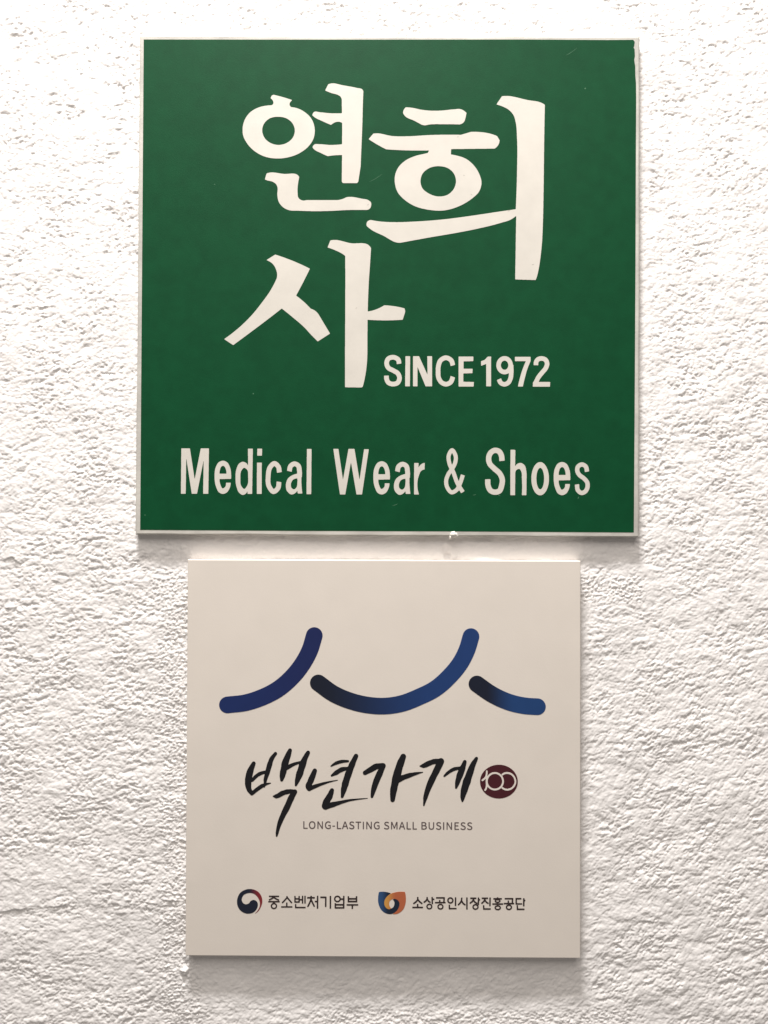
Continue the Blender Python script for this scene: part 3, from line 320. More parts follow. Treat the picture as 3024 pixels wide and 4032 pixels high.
letter|g|white|783,-12518 38,8 53,18 53,27 45,31 71,69 34,47 15,12 7,-4 3,-9 19,-121 12,-15 20,-4 211,2 22,3 6,8 -2,38 -21,143 -2,45 -7,38 -1,46 -7,37 -1,61 -8,45 -1,106 -7,45 -1,325 3,16 17,14 8,16 1,105 7,46 -1,113 -7,38 -1,53 -14,90 -2,53 -16,91 -17,60 -30,68 -44,61 -62,52 -62,39 -69,29 -60,17 -68,8 -68,-10 -76,-28 -52,-29 -76,-56 -48,-48 -43,-61 -15,-30 -22,-61 -24,-121 -13,-98 8,-15 9,-4 219,-51 30,-4 8,7 8,30 19,129 9,45 10,31 13,18 21,20 32,23 45,23 22,2 16,-5 30,-12 46,-30 18,-31 15,-60 10,-106 14,-90 1,-84 -4,-16 -7,-8 -15,-7 -91,-21 -136,-49 -120,-66 -83,-59 -53,-48 -37,-44 -31,-47 -45,-99 -31,-113 -16,-106 1,-144 18,-105 13,-46 19,-45 27,-45 38,-53 78,-75 54,-39 31,-15 68,-16;927,-12207 -40,-3 -37,9 -31,15 -41,31 -30,31 -17,30 -13,45 -9,53 0,83 8,45 24,84 21,45 24,38 38,48 38,29 55,29 43,17 45,9 53,9 30,-3 11,-16 1,-60 8,-45 -7,-61 -1,-75 -6,-38 -1,-68 -9,-61 -20,-68 -15,-30 -41,-57 -38,-37
letter|g|white|1890,-12488 7,9 1,15 -25,83 -32,135 -24,136 -2,46 -6,37 -2,242 7,38 1,45 24,136 22,91 72,220 21,53 34,68 50,53 34,24 22,14 53,24 75,21 9,9 2,15 0,174 7,45 -1,114 -3,22 -7,8 -16,2 -15,-4 -60,-20 -53,-23 -76,-52 -55,-56 -72,-105 -8,4 -3,18 -1,136 7,60 -3,23 -7,7 -24,4 -204,-1 -16,-4 -7,-7 -3,-15 2,-530 -7,-60 7,-1239 9,-15 17,-4 226,1
letter|g|white|3921,-12471 83,26 90,50 47,32 73,58 67,71 9,4 7,-1 11,-10 89,-136 14,-13 8,-2 15,5 135,86 30,21 7,10 -6,23 -169,256 -9,15 -2,15 26,75 54,137 52,159 52,174 12,45 -1,15 -7,8 -13,6 -166,54 -15,4 -15,-2 -8,-11 -16,-45 -87,-287 -16,-36 -7,-7 -8,3 -31,69 -151,438 -78,173 5,23 72,129 45,91 24,60 36,121 22,129 2,53 6,38 1,38 -8,52 -2,46 -16,75 -42,114 -58,113 -37,60 -37,45 -56,46 -53,23 -52,4 -61,-16 -41,-28 -57,-59 -60,-97 -60,-132 -30,-106 -9,-61 1,-128 15,-113 33,-159 15,-60 31,-91 78,-173 3,-15 -10,-23 -93,-122 -49,-75 -60,-122 -55,-143 -31,-121 -8,-53 -2,-61 -6,-30 1,-30 6,-30 2,-61 8,-60 17,-76 31,-90 22,-53 55,-100 44,-66 62,-78 68,-58 31,-19 51,-25 47,-11;3893,-12228 -18,-3 -16,3 -37,26 -55,71 -65,106 -26,60 -15,53 -17,75 -3,46 -6,30 0,68 15,98 16,61 31,83 62,136 51,78 15,14 7,1 8,-5 9,-19 166,-476 45,-105 72,-136 10,-30 -6,-23 -27,-45 -28,-38 -26,-26 -45,-36 -68,-45;3870,-10702 -10,-2 -7,9 -16,38 -16,53 -32,151 -17,121 0,91 10,52 29,84 22,45 17,31 15,8 7,-3 10,-13 52,-113 23,-68 11,-83 0,-53 -6,-30 -2,-46 -24,-113 -8,-30 -29,-76 -18,-38
letter|g|white|6516,-12484 76,15 68,23 45,19 45,27 37,29 31,29 54,80 29,60 30,83 61,250 23,166 -1,98 -8,68 -33,128 -37,91 -69,128 -74,105 -105,106 -185,147 -91,89 -38,30 -91,91 -39,56 -30,75 -17,76 -2,113 3,23 29,106 23,45 21,31 40,40 30,22 60,30 38,8 45,-8 61,-22 38,-37 24,-47 30,-68 17,-60 8,-68 2,-83 6,-38 2,-38 10,-15 15,-2 31,6 37,2 23,5 173,17 15,5 8,9 3,13 -7,45 -1,90 -6,31 -2,45 -17,83 -8,30 -41,106 -38,75 -36,55 -42,51 -47,37 -55,36 -60,25 -46,15 -75,17 -68,2 -68,-3 -68,-17 -71,-32 -42,-22 -45,-30 -38,-29 -44,-41 -47,-53 -64,-106 -41,-106 -22,-91 -9,-60 0,-159 16,-90 32,-106 27,-68 34,-60 44,-60 143,-143 42,-34 87,-87 193,-154 48,-48 44,-61 29,-49 43,-86 28,-91 9,-45 0,-68 -16,-121 -38,-166 -22,-76 -24,-61 -15,-23 -23,-16 -37,-15 -45,-10 -83,0 -46,10 -45,18 -30,19 -27,24 -17,22 -36,75 -35,114 -10,45 -2,249 -7,23 -12,8 -136,2 -45,-7 -90,-1 -16,-4 -8,-7 -2,-16 1,-256 18,-106 31,-109 30,-79 45,-91 32,-47 50,-58 63,-49 61,-34 53,-23 68,-22 83,-17
letter|g|white|8272,-12497 8,8 3,15 0,242 7,53 -2,641 7,61 -1,256 -32,242 -17,91 -29,90 -24,45 -31,41 -42,42 -42,31 -60,38 -45,16 -46,3 -52,-4 -38,-9 -60,-22 -79,-55 -27,-29 -45,-65 -7,-5 -8,4 -3,26 -1,76 7,61 -1,407 7,61 -1,295 -3,23 -16,10 -52,1 -38,6 -143,0 -23,-3 -10,-16 1,-778 -7,-61 2,-498 5,-1307 4,-31 7,-7 15,-3 219,1 22,3 9,9 3,22 -2,604 7,61 -1,634 9,45 15,46 22,45 20,23 32,30 39,21 61,19 30,2 22,-3 23,-12 26,-26 21,-30 52,-120 18,-68 1,-53 8,-53 -1,-53 -6,-38 0,-37 7,-46 1,-113 7,-45 1,-174 8,-60 0,-249 -7,-53 1,-174 -7,-45 1,-91 9,-15 16,-3 204,1
letter|g|white|9151,-12498 46,13 45,19 45,27 60,52 55,65 35,51 30,51 38,80 33,83 27,90 17,68 22,121 15,129 -1,272 -24,181 -39,166 -23,67 -34,83 -45,91 -35,52 -43,61 -53,52 -79,58 -60,25 -38,10 -98,-1 -60,-17 -45,-23 -53,-36 -60,-60 -61,-79 -31,-53 -52,-106 -37,-106 -22,-76 -32,-159 -15,-128 1,-287 24,-174 25,-113 22,-75 45,-121 54,-105 45,-68 32,-41 57,-56 41,-31 45,-27 46,-18 37,-9;9137,-12142 -17,-4 -30,1 -23,8 -22,14 -39,40 -20,30 -30,61 -34,98 -17,68 -23,150 -1,76 -7,38 -1,98 7,45 1,76 15,105 16,84 15,52 23,69 38,77 38,47 45,31 22,6 23,0 38,-16 48,-46 37,-60 37,-98 23,-83 25,-144 1,-52 7,-38 1,-189 -7,-45 -1,-45 -15,-106 -24,-106 -30,-91 -37,-75 -36,-46
letter|g|white|10452,-12486 60,19 75,38 30,19 48,39 36,46 30,45 49,91 48,129 24,113 8,68 -3,45 -8,8 -15,3 -226,-1 -18,-4 -8,-15 -1,-113 -16,-60 -23,-46 -50,-53 -34,-24 -52,-23 -30,1 -31,19 -24,34 -30,60 -55,151 -21,75 -17,91 0,105 9,15 16,4 264,2 53,7 309,2 23,4 10,15 1,53 6,37 0,99 -7,37 -1,114 -7,37 -1,46 -16,98 -10,41 -37,117 -34,90 -49,98 -44,61 -26,25 -36,27 -62,39 -60,25 -53,14 -90,0 -68,-18 -75,-31 -38,-23 -41,-31 -49,-59 -40,-62 -66,-144 -30,-91 -24,-106 -15,-128 -2,-45 -6,-31 1,-309 7,-45 10,-114 15,-90 17,-83 23,-83 30,-90 68,-166 38,-68 39,-48 46,-35 49,-29 41,-19 75,-21;10600,-11284 -24,-4 -346,-2 -23,3 -7,7 -4,17 0,75 16,91 36,136 33,66 20,25 41,31 30,15 30,9 15,-1 30,-15 30,-20 18,-18 29,-38 27,-53 35,-113 15,-68 3,-45 6,-30 -1,-53
letter|g|white|11605,-12477 46,8 60,20 75,37 60,40 61,64 45,68 39,76 21,53 15,53 17,105 -1,121 -9,60 -15,61 -19,52 -32,61 -69,90 -108,109 -61,51 -188,130 -62,78 -34,60 -19,60 -3,68 3,38 16,45 36,38 32,21 37,18 45,2 27,-10 35,-22 36,-28 17,-25 16,-45 20,-151 8,-30 8,-7 38,4 180,39 16,10 3,30 -17,129 -24,98 -38,75 -50,60 -78,60 -39,24 -45,22 -45,15 -46,10 -75,0 -60,-13 -38,-13 -53,-26 -90,-64 -40,-40 -46,-69 -27,-68 -17,-83 0,-113 8,-60 17,-61 41,-90 50,-75 58,-76 26,-25 44,-35 122,-81 76,-58 98,-97 41,-56 13,-23 14,-42 11,-56 0,-83 -10,-60 -15,-46 -29,-60 -35,-53 -27,-24 -45,-24 -22,-8 -38,-7 -23,8 -33,24 -52,52 -18,30 -13,53 -2,45 -6,31 -1,67 -8,61 -3,12 -8,9 -15,3 -196,-32 -24,-9 -6,-7 -3,-15 7,-38 1,-60 7,-38 1,-53 15,-75 24,-68 47,-77 91,-91 38,-28 53,-31 60,-21 45,-9
wave_arc|c|blue_left|-9158,2602 240,27 53,2 120,14 53,2 37,6 188,18 263,39 195,40 203,51 165,48 255,83 225,84 187,75 217,94 135,64 255,129 75,41 112,65 158,98 164,113 114,84 148,118 205,176 57,56 45,38 269,271 150,166 122,145 118,151 126,173 119,174 98,156 89,150 83,151 142,285 58,135 70,180 71,225 148,533 16,67 4,75 -3,68 -9,45 -9,37 -29,68 -29,52 -39,52 -47,48 -46,35 -60,37 -52,23 -83,22 -68,9 -37,0 -38,-6 -38,-4 -67,-18 -75,-34 -45,-28 -52,-39 -30,-30 -39,-48 -37,-60 -22,-53 -30,-90 -102,-375 -64,-218 -40,-112 -55,-135 -48,-105 -82,-166 -41,-75 -86,-150 -80,-128 -99,-150 -120,-165 -118,-151 -137,-161 -48,-49 -31,-38 -227,-229 -202,-180 -126,-103 -174,-129 -127,-85 -120,-73 -150,-84 -180,-91 -172,-79 -113,-48 -292,-117 -173,-61 -240,-73 -210,-53 -120,-25 -210,-31 -180,-18 -38,-6 -53,-1 -37,-7 -135,-9 -38,-6 -113,-10 -127,-16 -45,-10 -90,-33 -53,-30 -48,-35 -49,-49 -45,-57 -38,-67 -29,-83 -16,-97 -1,-45 10,-75 28,-90 24,-52 39,-60 47,-54 52,-43 61,-39 60,-28 75,-22 68,-10
wave_arc|c|blue_middle|139,2575 30,5 75,1 37,6 53,2 142,16 128,16 187,31 269,55 203,51 112,33 240,80 291,116 285,125 524,237 299,151 82,46 195,118 164,114 195,151 212,182 64,64 45,38 307,308 34,41 74,75 171,196 134,165 81,105 132,187 61,97 61,98 105,188 119,240 41,90 70,165 55,142 87,270 134,480 7,37 10,83 -9,82 -13,60 -29,74 -35,60 -30,40 -65,65 -48,35 -53,29 -82,31 -105,18 -37,1 -83,-10 -90,-28 -60,-29 -52,-34 -52,-43 -45,-54 -28,-39 -37,-75 -41,-128 -127,-457 -39,-120 -40,-105 -111,-255 -67,-135 -83,-150 -97,-157 -83,-122 -155,-201 -129,-153 -41,-43 -31,-37 -74,-75 -34,-41 -246,-248 -45,-39 -60,-59 -165,-142 -134,-106 -165,-113 -119,-73 -98,-54 -194,-98 -592,-268 -217,-93 -187,-76 -195,-69 -97,-30 -210,-53 -112,-24 -217,-39 -188,-24 -37,-2 -38,-6 -60,-1 -37,-7 -113,-1 -60,-8 -157,0 -53,7 -120,0 -37,6 -68,1 -37,6 -120,8 -240,30 -180,29 -248,51 -218,53 -203,58 -263,87 -240,91 -188,81 -248,122 -113,64 -150,97 -107,75 -458,343 -113,77 -52,27 -61,22 -82,16 -105,1 -75,-16 -53,-17 -52,-23 -60,-37 -45,-36 -26,-25 -65,-91 -23,-45 -18,-45 -19,-75 -8,-67 0,-37 10,-68 13,-52 28,-75 57,-89 75,-75 153,-112 315,-238 166,-120 120,-82 83,-51 120,-71 173,-93 121,-60 188,-84 263,-107 150,-55 188,-64 217,-65 196,-54 172,-42 323,-66 188,-30 232,-30 180,-15 38,-6 60,-1 45,-7 90,0 52,-7 427,2
wave_arc|c|blue_right|9131,2581 82,15 52,19 83,41 70,54 29,30 36,45 19,30 41,82 22,75 10,67 0,68 -11,70 -25,79 -39,74 -61,82 -55,47 -45,31 -52,28 -53,21 -59,15 -60,8 -97,2 -45,6 -105,0 -52,7 -98,0 -45,6 -67,2 -202,22 -224,36 -188,38 -209,51 -142,42 -158,51 -217,84 -217,96 -210,103 -217,120 -135,81 -82,55 -188,131 -382,277 -83,53 -52,24 -90,26 -83,10 -52,-4 -90,-16 -75,-28 -30,-15 -38,-24 -44,-34 -60,-61 -35,-47 -26,-45 -29,-75 -15,-60 -9,-68 0,-37 8,-67 29,-97 26,-56 30,-47 50,-61 17,-15 68,-53 465,-334 173,-119 97,-62 142,-87 218,-119 329,-163 143,-62 314,-124 247,-81 172,-49 210,-51 254,-51 135,-23 209,-29 150,-15 60,-2 45,-6 82,0 45,-7 112,0 45,-6 97,-1 53,-6
brush_letter|c|ink|-6258,-4655 24,15 22,37 54,150 57,202 57,172 55,134 107,240 121,257 206,349 63,127 142,337 92,187 57,142 101,195 28,59 5,30 -1,45 -9,30 -9,16 -22,27 -23,19 -21,12 -24,8 -52,3 -45,-7 -98,13 -45,1 -45,7 -37,-1 -45,-7 -113,-1 -67,-11 -53,-15 -97,-37 -75,-16 -75,-28 -67,-39 -112,-80 -68,-44 -30,-14 -52,-17 -52,-33 -68,-35 -31,-20 -12,-15 -3,-7 3,-15 11,-15 18,-14 105,-62 53,-21 15,-2 37,1 45,9 97,30 98,46 67,40 180,89 59,16 83,14 120,33 22,0 8,-2 5,-7 -3,-15 -67,-90 -56,-105 -156,-382 -37,-67 -78,-157 -84,-195 -95,-239 -39,-90 -44,-112 -50,-142 -46,-180 -39,-194 -44,-291 0,-119 7,-45 3,-67 8,-15 17,-15 22,-9;-7717,-2230 30,14 31,24 223,181 187,136 88,59 106,61 15,2 30,-11 15,2 8,5 10,16 20,53 13,15 16,11 53,32 52,26 187,77 15,12 5,8 -1,15 -5,7 -10,8 -11,3 -143,-1 -90,-11 -12,7 -1,15 44,150 32,97 39,105 54,127 20,60 83,295 60,177 33,172 16,52 48,120 45,90 53,90 50,67 38,60 7,23 0,37 -10,30 -19,22 -26,20 -30,11 -22,1 -30,-9 -23,-13 -22,-22 -79,-93 -96,-98 -72,-98 -29,-52 -20,-45 -46,-120 -64,-150 -91,-366 -8,-23 -6,-7 -24,-10 -135,-26 -98,-25 -112,-38 -38,-18 -52,-34 -180,-134 -67,-67 -45,-58 -15,-9 -7,11 2,15 56,254 23,90 13,90 54,165 53,187 0,37 -20,45 -18,22 -18,13 -22,10 -38,8 -45,-9 -37,-23 -15,-17 -130,-193 -132,-217 -52,-127 -44,-135 -26,-150 -19,-82 -15,-90 1,-291 9,-60 14,-67 33,-112 49,-119 35,-68 53,-69 117,-116 34,-40 23,-14 22,-7 30,-2;-7699,-1939 -12,-5 -8,1 -15,16 -19,40 -21,75 -9,67 -1,75 7,60 0,134 3,24 8,7 7,2 45,5 23,12 52,44 142,143 127,110 49,29 161,85 104,40 38,12 8,-1 7,-7 1,-8 -7,-45 -40,-172 -16,-112 1,-45 7,-44 1,-60 6,-37 -3,-15 -7,-9 -14,-7 -31,-6 -68,-22 -45,-24 -60,-37 -89,-60 -144,-107;-5132,-1680 15,6 13,11 33,45 149,247 46,97 81,135 70,150 18,67 26,120 40,137 45,110 24,67 50,187 12,75 18,75 42,127 73,150 55,142 3,22 -2,45 -12,30 -17,22 -18,16 -30,15 -30,7 -15,0 -45,-13 -23,-15 -25,-25 -95,-128 -80,-135 -54,-82 -31,-60 -21,-30 -65,-113 -15,-15 -364,-84 -169,-60 -150,-68 -7,1 -5,13 11,53 44,172 74,232 24,90 51,277 -6,29 -10,26 -15,22 -22,19 -38,17 -38,2 -23,-4 -37,-20 -30,-32 -139,-233 -160,-330 -48,-105 -35,-90 -29,-119 -1,-38 -7,-37 0,-52 -16,-98 -21,-97 -28,-97 -9,-112 -6,-38 -1,-37 -6,-37 0,-83 32,-194 10,-44 10,-23 20,-22 23,-12 30,-6 30,3 22,13 23,24 30,53 50,105 40,75 27,97 54,150 20,120 6,22 8,15 144,82 82,55 150,91 232,105 60,23 30,5 7,-6 0,-7 -35,-158 -49,-157 -64,-157 -38,-157 -18,-127 -26,-127 -9,-82 -4,-277 9,-23 23,-22 22,-9
brush_letter|c|ink|-3350,-3049 165,69 127,45 120,29 67,23 142,70 150,51 52,25 150,55 337,111 97,25 277,54 232,38 427,62 37,3 52,10 15,6 9,9 0,8 -9,8 -15,2 -52,0 -45,-7 -142,-1 -45,-7 -90,-1 -45,-7 -75,-2 -45,-6 -75,-2 -37,-7 -90,-1 -45,-7 -97,-1 -38,-7 -112,-10 -195,-29 -105,-17 -299,-59 -83,-11 -164,-35 -180,-19 -127,-33 -15,1 -8,7 -1,7 7,23 38,75 80,119 28,75 18,97 46,157 4,60 13,82 -1,30 -10,30 -20,30 -25,22 -30,13 -30,5 -30,-1 -38,-13 -15,-10 -17,-17 -65,-98 -31,-52 -49,-112 -77,-105 -66,-114 -67,-91 -53,-87 -30,-68 -17,-52 -18,-75 -31,-104 -3,-68 8,-37 26,-52 38,-48 23,-22 22,-15 45,-20 38,-9 45,0;-2386,-2357 25,15 25,30 184,419 48,157 68,157 43,187 52,179 75,188 115,373 93,225 22,75 24,97 88,210 44,112 9,30 0,45 -13,37 -25,37 -32,22 -30,10 -38,7 -52,-14 -38,-24 -23,-32 -64,-112 -108,-202 -35,-54 -23,-29 -37,-64 -20,-41 -68,-172 -9,-15 -15,-9 -45,-9 -232,-4 -97,-17 -45,-15 -30,-14 -60,-36 -82,-57 -112,-66 -53,-36 -89,-89 -49,-56 -82,-82 -12,-15 -9,-23 0,-15 5,-15 20,-24 30,-13 30,4 97,35 105,31 90,31 45,24 112,80 90,46 187,83 67,23 15,1 5,-2 3,-8 -3,-15 -57,-142 -48,-180 -66,-201 -57,-158 -9,-37 -17,-157 -34,-149 -2,-45 -6,-45 1,-351 -5,-44 1,-15 15,-38 23,-22 30,-10;-4329,-1958 38,15 44,26 165,83 112,46 225,108 134,56 337,129 98,33 172,51 247,66 67,20 26,12 6,7 -2,9 -7,6 -23,3 -299,-40 -143,-23 -255,-46 -157,-32 -404,-109 -68,-18 -157,-55 -15,0 -7,10 2,18 15,38 40,67 33,67 44,113 43,127 19,45 96,351 -3,45 -18,45 -20,25 -38,24 -45,12 -22,-1 -49,-16 -19,-13 -18,-17 -17,-23 -49,-90 -56,-112 -33,-60 -63,-135 -34,-60 -62,-149 -17,-68 -12,-30 -49,-75 -29,-52 -15,-45 -9,-52 -1,-67 19,-82 22,-45 30,-45 55,-59 36,-27 38,-12 30,-2;-3053,-517 247,100 68,18 164,58 240,55 105,15 112,11 68,14 17,11 17,23 6,22 -3,23 -13,22 -17,15 -23,9 -22,2 -45,0 -38,6 -60,1 -45,7 -187,-2 -142,-33 -165,-53 -52,-26 -54,-35 -126,-103 -52,-51 -48,-41 -11,-15 -4,-15 2,-15 8,-15 8,-7 15,-5
brush_letter|c|ink|577,-2583 37,11 30,17 24,26 19,37 17,67 39,187 34,179 53,187 35,209 59,194 16,32 23,15 104,53 75,45 157,79 172,62 150,60 142,70 127,44 247,100 187,66 22,11 12,13 1,15 -6,7 -15,6 -276,-4 -45,-7 -68,-1 -37,-7 -60,-2 -142,-28 -105,-10 -67,-10 -180,-48 -172,-62 -112,-27 -12,7 -2,15 29,112 14,71 21,108 37,142 83,239 51,195 46,157 10,45 -1,22 -12,45 -10,22 -18,25 -30,30 -20,12 -25,10 -38,8 -45,-1 -30,-9 -31,-16 -36,-33 -20,-27 -72,-135 -99,-172 -18,-38 -45,-112 -85,-262 -78,-217 -113,-411 -14,-89 -11,-98 -29,-201 -56,-254 -2,-90 -6,-45 0,-37 7,-52 -7,-52 0,-53 7,-44 1,-97 7,-45 1,-82 11,-89 20,-38 33,-30 37,-17 30,-6;-629,-2343 22,13 16,18 56,119 53,142 76,187 125,329 90,219 62,140 73,150 29,75 11,37 84,232 79,187 7,30 -1,45 -16,44 -24,38 -38,30 -45,17 -45,7 -52,1 -112,-15 -83,-1 -45,-7 -97,-3 -97,-25 -53,-25 -67,-39 -294,-199 -95,-69 -143,-97 -16,-15 -20,-30 -10,-30 -1,-45 3,-22 14,-30 14,-22 18,-16 37,-19 23,-5 45,0 22,6 172,82 180,80 78,39 124,73 82,42 82,37 15,1 5,-10 -3,-14 -15,-30 -61,-109 -42,-86 -160,-382 -51,-164 -45,-157 -31,-142 -15,-75 -15,-119 -1,-60 -6,-37 -1,-60 -7,-60 1,-134 3,-15 11,-22 22,-22 28,-11
brush_letter|c|ink|2401,-2807 15,3 15,10 13,17 10,23 80,224 48,112 21,37 30,82 25,83 47,127 59,149 89,202 204,419 113,254 118,202 201,404 96,225 10,37 0,52 -8,37 -13,30 -25,37 -25,24 -38,23 -37,13 -30,3 -60,-3 -67,-29 -23,-5 -187,-2 -37,-7 -53,-2 -52,-9 -135,-55 -127,-37 -127,-59 -97,-53 -75,-52 -67,-31 -75,-55 -75,-45 -21,-21 -1,-23 8,-12 12,-10 168,-67 37,-9 37,-1 135,33 52,19 113,55 99,40 43,25 67,32 165,35 15,-3 5,-12 -30,-75 -141,-299 -78,-180 -131,-239 -80,-187 -70,-187 -27,-82 -82,-277 -44,-179 -44,-202 -4,-52 -6,-37 3,-30 -2,-30 5,-37 -2,-30 4,-60 -1,-30 -7,-44 1,-164 3,-15 8,-15 15,-12;4690,-2558 22,14 15,22 39,78 23,60 28,60 58,172 90,202 41,134 69,209 79,180 14,52 27,157 120,358 112,411 163,434 3,22 -2,30 -9,26 -15,21 -23,14 -30,10 -22,2 -31,-6 -22,-13 -14,-14 -187,-227 -61,-91 -64,-112 -66,-128 -105,-231 -135,-359 -92,-187 -9,-23 -35,-156 -5,-38 -62,-224 -38,-179 -2,-112 -6,-37 -1,-97 -7,-52 2,-105 32,-126 27,-82 19,-44 12,-16 18,-9;4321,-1778 18,11 20,22 124,224 78,180 55,142 50,90 36,82 104,299 45,142 8,52 3,45 35,157 22,127 -2,45 -9,22 -14,20 -18,17 -20,12 -15,5 -30,3 -30,-3 -15,-5 -30,-20 -23,-30 -128,-247 -35,-54 -15,-17 -15,-7 -52,-7 -202,-19 -82,-17 -53,-18 -112,-56 -89,-54 -176,-136 -66,-67 -127,-158 -10,-22 -2,-23 15,-29 15,-12 22,-6 30,6 75,49 247,177 156,89 60,29 90,30 135,38 22,3 13,-3 3,-8 -5,-22 -86,-202 -22,-75 -21,-127 -40,-164 -23,-157 2,-306 9,-23 23,-19 30,-9
disc|c|maroon|6854,-2333 22,5 75,2 22,5 38,2 74,16 120,32 82,30 90,41 97,57 82,58 63,56 82,82 42,51 38,54 53,89 36,83 30,82 24,104 8,67 0,164 -9,68 -24,104 -30,82 -37,81 -31,54 -72,103 -41,47 -48,49 -79,70 -82,57 -75,45 -105,51 -112,39 -67,20 -120,23 -37,2 -30,6 -142,0 -90,-2 -23,-5 -37,-3 -112,-23 -82,-24 -105,-38 -105,-52 -52,-31 -99,-68 -65,-57 -67,-68 -69,-85 -44,-68 -30,-52 -37,-82 -30,-83 -24,-104 -8,-67 0,-164 9,-67 24,-105 30,-81 41,-90 49,-82 39,-53 42,-50 92,-93 53,-44 82,-57 98,-56 89,-40 75,-27 120,-32 82,-16 37,-2 30,-5 68,-1 37,-6
numeral|c|cream_ink|6029,-1889 11,5 10,11 50,78 27,68 19,79 3,6 5,3 11,-7 41,-51 27,-26 52,-40 73,-44 79,-30 63,-15 47,-5 84,0 73,13 68,21 73,34 52,34 42,35 42,43 23,28 35,53 29,57 27,73 13,58 6,52 -1,78 -12,73 -19,68 -33,73 -32,53 -42,53 -42,41 -53,41 -68,39 -78,30 -63,14 -58,6 -68,-1 -37,-5 -57,-12 -58,-20 -78,-39 -53,-37 -43,-37 -56,-65 -10,-8 -5,0 -7,5 -4,10 18,126 -1,141 -10,21 -23,17 -21,4 -26,-11 -11,-11 -6,-16 -1,-114 -6,-63 -16,-79 -16,-47 -12,-22 -26,-36 -42,-47 -36,-33 -89,-66 -11,-16 -6,-26 5,-16 11,-15 22,-12 26,0 21,11 79,57 78,72 5,2 6,-4 2,-26 -5,-31 0,-79 -4,-31 4,-26 1,-68 5,-36 0,-94 -6,-63 -22,-84 -23,-47 -33,-52 -9,-26 7,-23 16,-19 21,-7;6628,-1755 -71,-3 -42,6 -47,11 -36,12 -58,29 -52,35 -32,28 -31,34 -36,49 -35,73 -14,42 -12,62 0,105 12,62 15,48 26,52 41,63 59,59 68,47 42,21 57,19 68,11 21,4 42,-1 68,-11 47,-14 79,-38 33,-21 37,-31 46,-52 32,-47 18,-36 25,-68 10,-47 6,-47 0,-42 -6,-47 -11,-52 -10,-31 -32,-68 -16,-28 -40,-51 -37,-37 -80,-54 -78,-31 -47,-12
numeral|c|cream_ink|7376,-1858 84,19 62,23 32,16 83,56 84,85 53,80 34,68 18,52 17,94 0,58 -6,52 -12,57 -26,78 -47,89 -41,57 -49,55 -46,38 -53,35 -42,21 -47,17 -68,17 -89,11 -42,-1 -53,-6 -57,-12 -58,-20 -42,-22 -36,-24 -46,-35 -9,-10 4,-16 35,-52 6,-5 10,-3 16,8 76,53 43,21 32,9 48,10 115,0 52,-10 52,-17 63,-29 69,-55 38,-41 24,-33 25,-40 22,-45 28,-90 12,-94 -11,-79 -19,-57 -34,-68 -41,-58 -57,-57 -49,-38 -46,-26 -80,-28 -57,-11 -79,0 -78,16 -48,18 -31,19 -73,53 -16,5 -10,-8 -37,-56 -3,-10 5,-11 55,-41 53,-35 52,-23 74,-20 42,-7 62,-1
